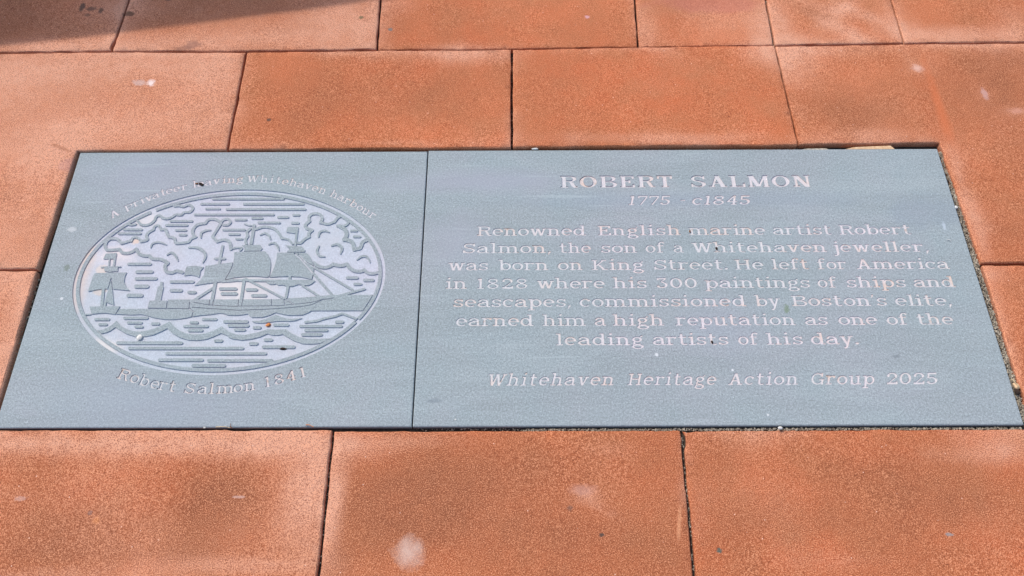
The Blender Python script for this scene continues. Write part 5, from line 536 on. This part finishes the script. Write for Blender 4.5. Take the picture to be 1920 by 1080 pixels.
pr = carve(rect(1.6, PW * 1000 - 1.6, 1.6, PD * 1000 - 1.6), sh, -1.9, 'border_ring')
stone_body('stone_body', PW, PD, pr['body'], pic)
v, f, mi, _ = pr['medallion']; med = mesh_obj('oval_medallion', v, f, [M_GREY, M_CUT], pic, mi)
for key, (v, f, mi, _) in pr.items():
    if key in ('body', 'medallion') or not f: continue
    nm = key.split('#')[0]
    if nm[:4] == 'word': mesh_obj('carved_word', v, f, [M_LET, M_LET], pic, mi)
    else: mesh_obj({'ship': 'sailing_ship', 'boat': 'small_sailing_boat'}.get(nm, nm), v, f, [M_GREY, M_CUT], med, mi)

# ------------------------------------------------------------------ grit and crumbs in the joints
def pebble(name, x, y, z, r, mat, sq=(1, 1, 0.7), rot=0, seed=0, parent=None):
    bm = bmesh.new(); bmesh.ops.create_icosphere(bm, subdivisions=2, radius=1)
    for v_ in bm.verts:
        n_ = 1 + 0.28 * noise.noise(v_.co * 1.3 + Vector((seed, 0, 0))); v_.co = Vector((v_.co.x * r * sq[0] * n_, v_.co.y * r * sq[1] * n_, v_.co.z * r * sq[2] * n_))
    o = bm_obj(name, bm, [mat], parent, (x, y, z)); o.rotation_euler.z = rot
    return o
rg = random.Random(3); GV = []; GF = []
def grit(x, y, z, r):
    s = len(GV); a = rg.random() * 6.28
    k = [(1, 0, 0), (-.5, .87, 0), (-.5, -.87, 0), (0.1, 0, .9), (0, 0.1, -.9)]
    for (px, py, pz) in k:
        j = 0.7 + 0.6 * rg.random(); GV.append((x + r * j * (px * math.cos(a) - py * math.sin(a)), y + r * j * (px * math.sin(a) + py * math.cos(a)), z + r * pz * j * .8))
    GF.extend([(s, s + 1, s + 3), (s + 1, s + 2, s + 3), (s + 2, s, s + 3), (s + 1, s, s + 4), (s + 2, s + 1, s + 4), (s, s + 2, s + 4)])
for (x0, y0, x1, y1, half, n_, zz) in GRIT_RUNS:
    for _ in range(n_):
        t = rg.random(); d = Vector((x1 - x0, y1 - y0)).normalized(); o_ = (rg.random() * 2 - 1) * half
        r_ = rg.choice((0.0007, 0.0009, 0.0012, 0.0017, 0.0022))
        grit(x0 + (x1 - x0) * t - d.y * o_, y0 + (y1 - y0) * t + d.x * o_, zz + rg.random() * 0.003, r_)
tag(mesh_obj('joint_grit', GV, GF, [M_GRIT]), 'fine brown grit and gravel lying in the joints around the plaques', 'grit', kind='stuff')

for (nm, lab, cat, grp, x, y, z, r, mat, sq, rot) in CRUMBS:
    tag(pebble(nm, x, y, z, r, globals()[mat], sq, rot, seed=x * 31), lab, cat, grp)
# straws and twigs: thin bent tubes
for (nm, lab, cat, x0, y0, x1, y1, r, mat, z) in STALKS:
    bm = bmesh.new(); rings = []; N = 7
    for i in range(N):
        t = i / (N - 1); c = Vector((x0 + (x1 - x0) * t, y0 + (y1 - y0) * t, z + 0.0012 * math.sin(t * 3.1))); d = Vector((x1 - x0, y1 - y0, 0)).normalized()
        nn = Vector((-d.y, d.x, 0)); c += nn * 0.0012 * math.sin(t * 4 + x0 * 50)
        rr = r * (1 - 0.5 * t); rings.append([bm.verts.new(c + nn * rr * math.cos(a * 1.0472) + Vector((0, 0, rr * math.sin(a * 1.0472)))) for a in range(6)])
    for i in range(N - 1):
        for a in range(6): bm.faces.new((rings[i][a], rings[i][(a + 1) % 6], rings[i + 1][(a + 1) % 6], rings[i + 1][a]))
    bm.faces.new(rings[0][::-1]); bm.faces.new(rings[-1])
    tag(bm_obj(nm, bm, [globals()[mat]]), lab, cat)
# loose mortar sliver at the head of the inscribed plaque
def sliver(name, pts, z0, z1, mat, lab, cat):
    n = len(pts); V_ = [(x, y, z0) for x, y in pts] + [(x, y, z1 + 0.0006 * math.sin(i * 2.3)) for i, (x, y) in enumerate(pts)]
    F_ = [tuple(range(n, 2 * n))] + [(i, (i + 1) % n, n + (i + 1) % n, n + i) for i in range(n)]
    tag(mesh_obj(name, V_, F_, [mat]), lab, cat)
for (nm, pts, z0, z1, mat, lab, cat) in SLIVERS: sliver(nm, pts, z0, z1, globals()[mat], lab, cat)

# ------------------------------------------------------------------ added shadow caster, unseen out of frame; its top shades the far left corner
def box(bm, x0, x1, y0, y1, z0, z1, bev=0.004):
    r = bmesh.ops.create_cube(bm, size=1); vs = r['verts']
    for v_ in vs: v_.co = Vector(((x0 + x1) / 2 + v_.co.x * (x1 - x0), (y0 + y1) / 2 + v_.co.y * (y1 - y0), (z0 + z1) / 2 + v_.co.z * (z1 - z0)))
    es = list({e for v_ in vs for e in v_.link_edges}); bmesh.ops.bevel(bm, geom=es, offset=bev, segments=2, affect='EDGES')
shadow_caster = bpy.data.objects.new('offscreen_caster', None); COL.objects.link(shadow_caster); shadow_caster.location = CASTER_LOC; shadow_caster.rotation_euler.z = CASTER_ROT
tag(shadow_caster, 'added unseen shadow caster: long bowed slab on legs beyond the top left of the paving', 'shadow_caster')
bm = bmesh.new(); N = 32; L0, L1, D_ = -1.9, 0.0, 0.42
prof = [(L0 + (L1 - L0) * i / N, CASTER_BOW * (i / N) ** 2) for i in range(N + 1)]
vt = [[bm.verts.new((x, y0 + yo, z_)) for (x, y0) in prof] for yo, z_ in ((0, 0.705), (0, 0.74), (D_, 0.74), (D_, 0.705))]
for k in range(4):
    a_, b_ = vt[k], vt[(k + 1) % 4]
    for i in range(N): bm.faces.new((a_[i], a_[i + 1], b_[i + 1], b_[i]))
bm.faces.new([vt[k][0] for k in range(4)]); bm.faces.new([vt[k][N] for k in (3, 2, 1, 0)])
bmesh.ops.recalc_face_normals(bm, faces=bm.faces); bm_obj('caster_top', bm, [M_CASTER], shadow_caster)
for x0 in (-1.70, -0.30):
    for y0 in (0.20, 0.36):
        bm = bmesh.new(); box(bm, x0, x0 + 0.05, y0, y0 + 0.05, 0.0, 0.704); bm_obj('caster_leg', bm, [M_METAL], shadow_caster)
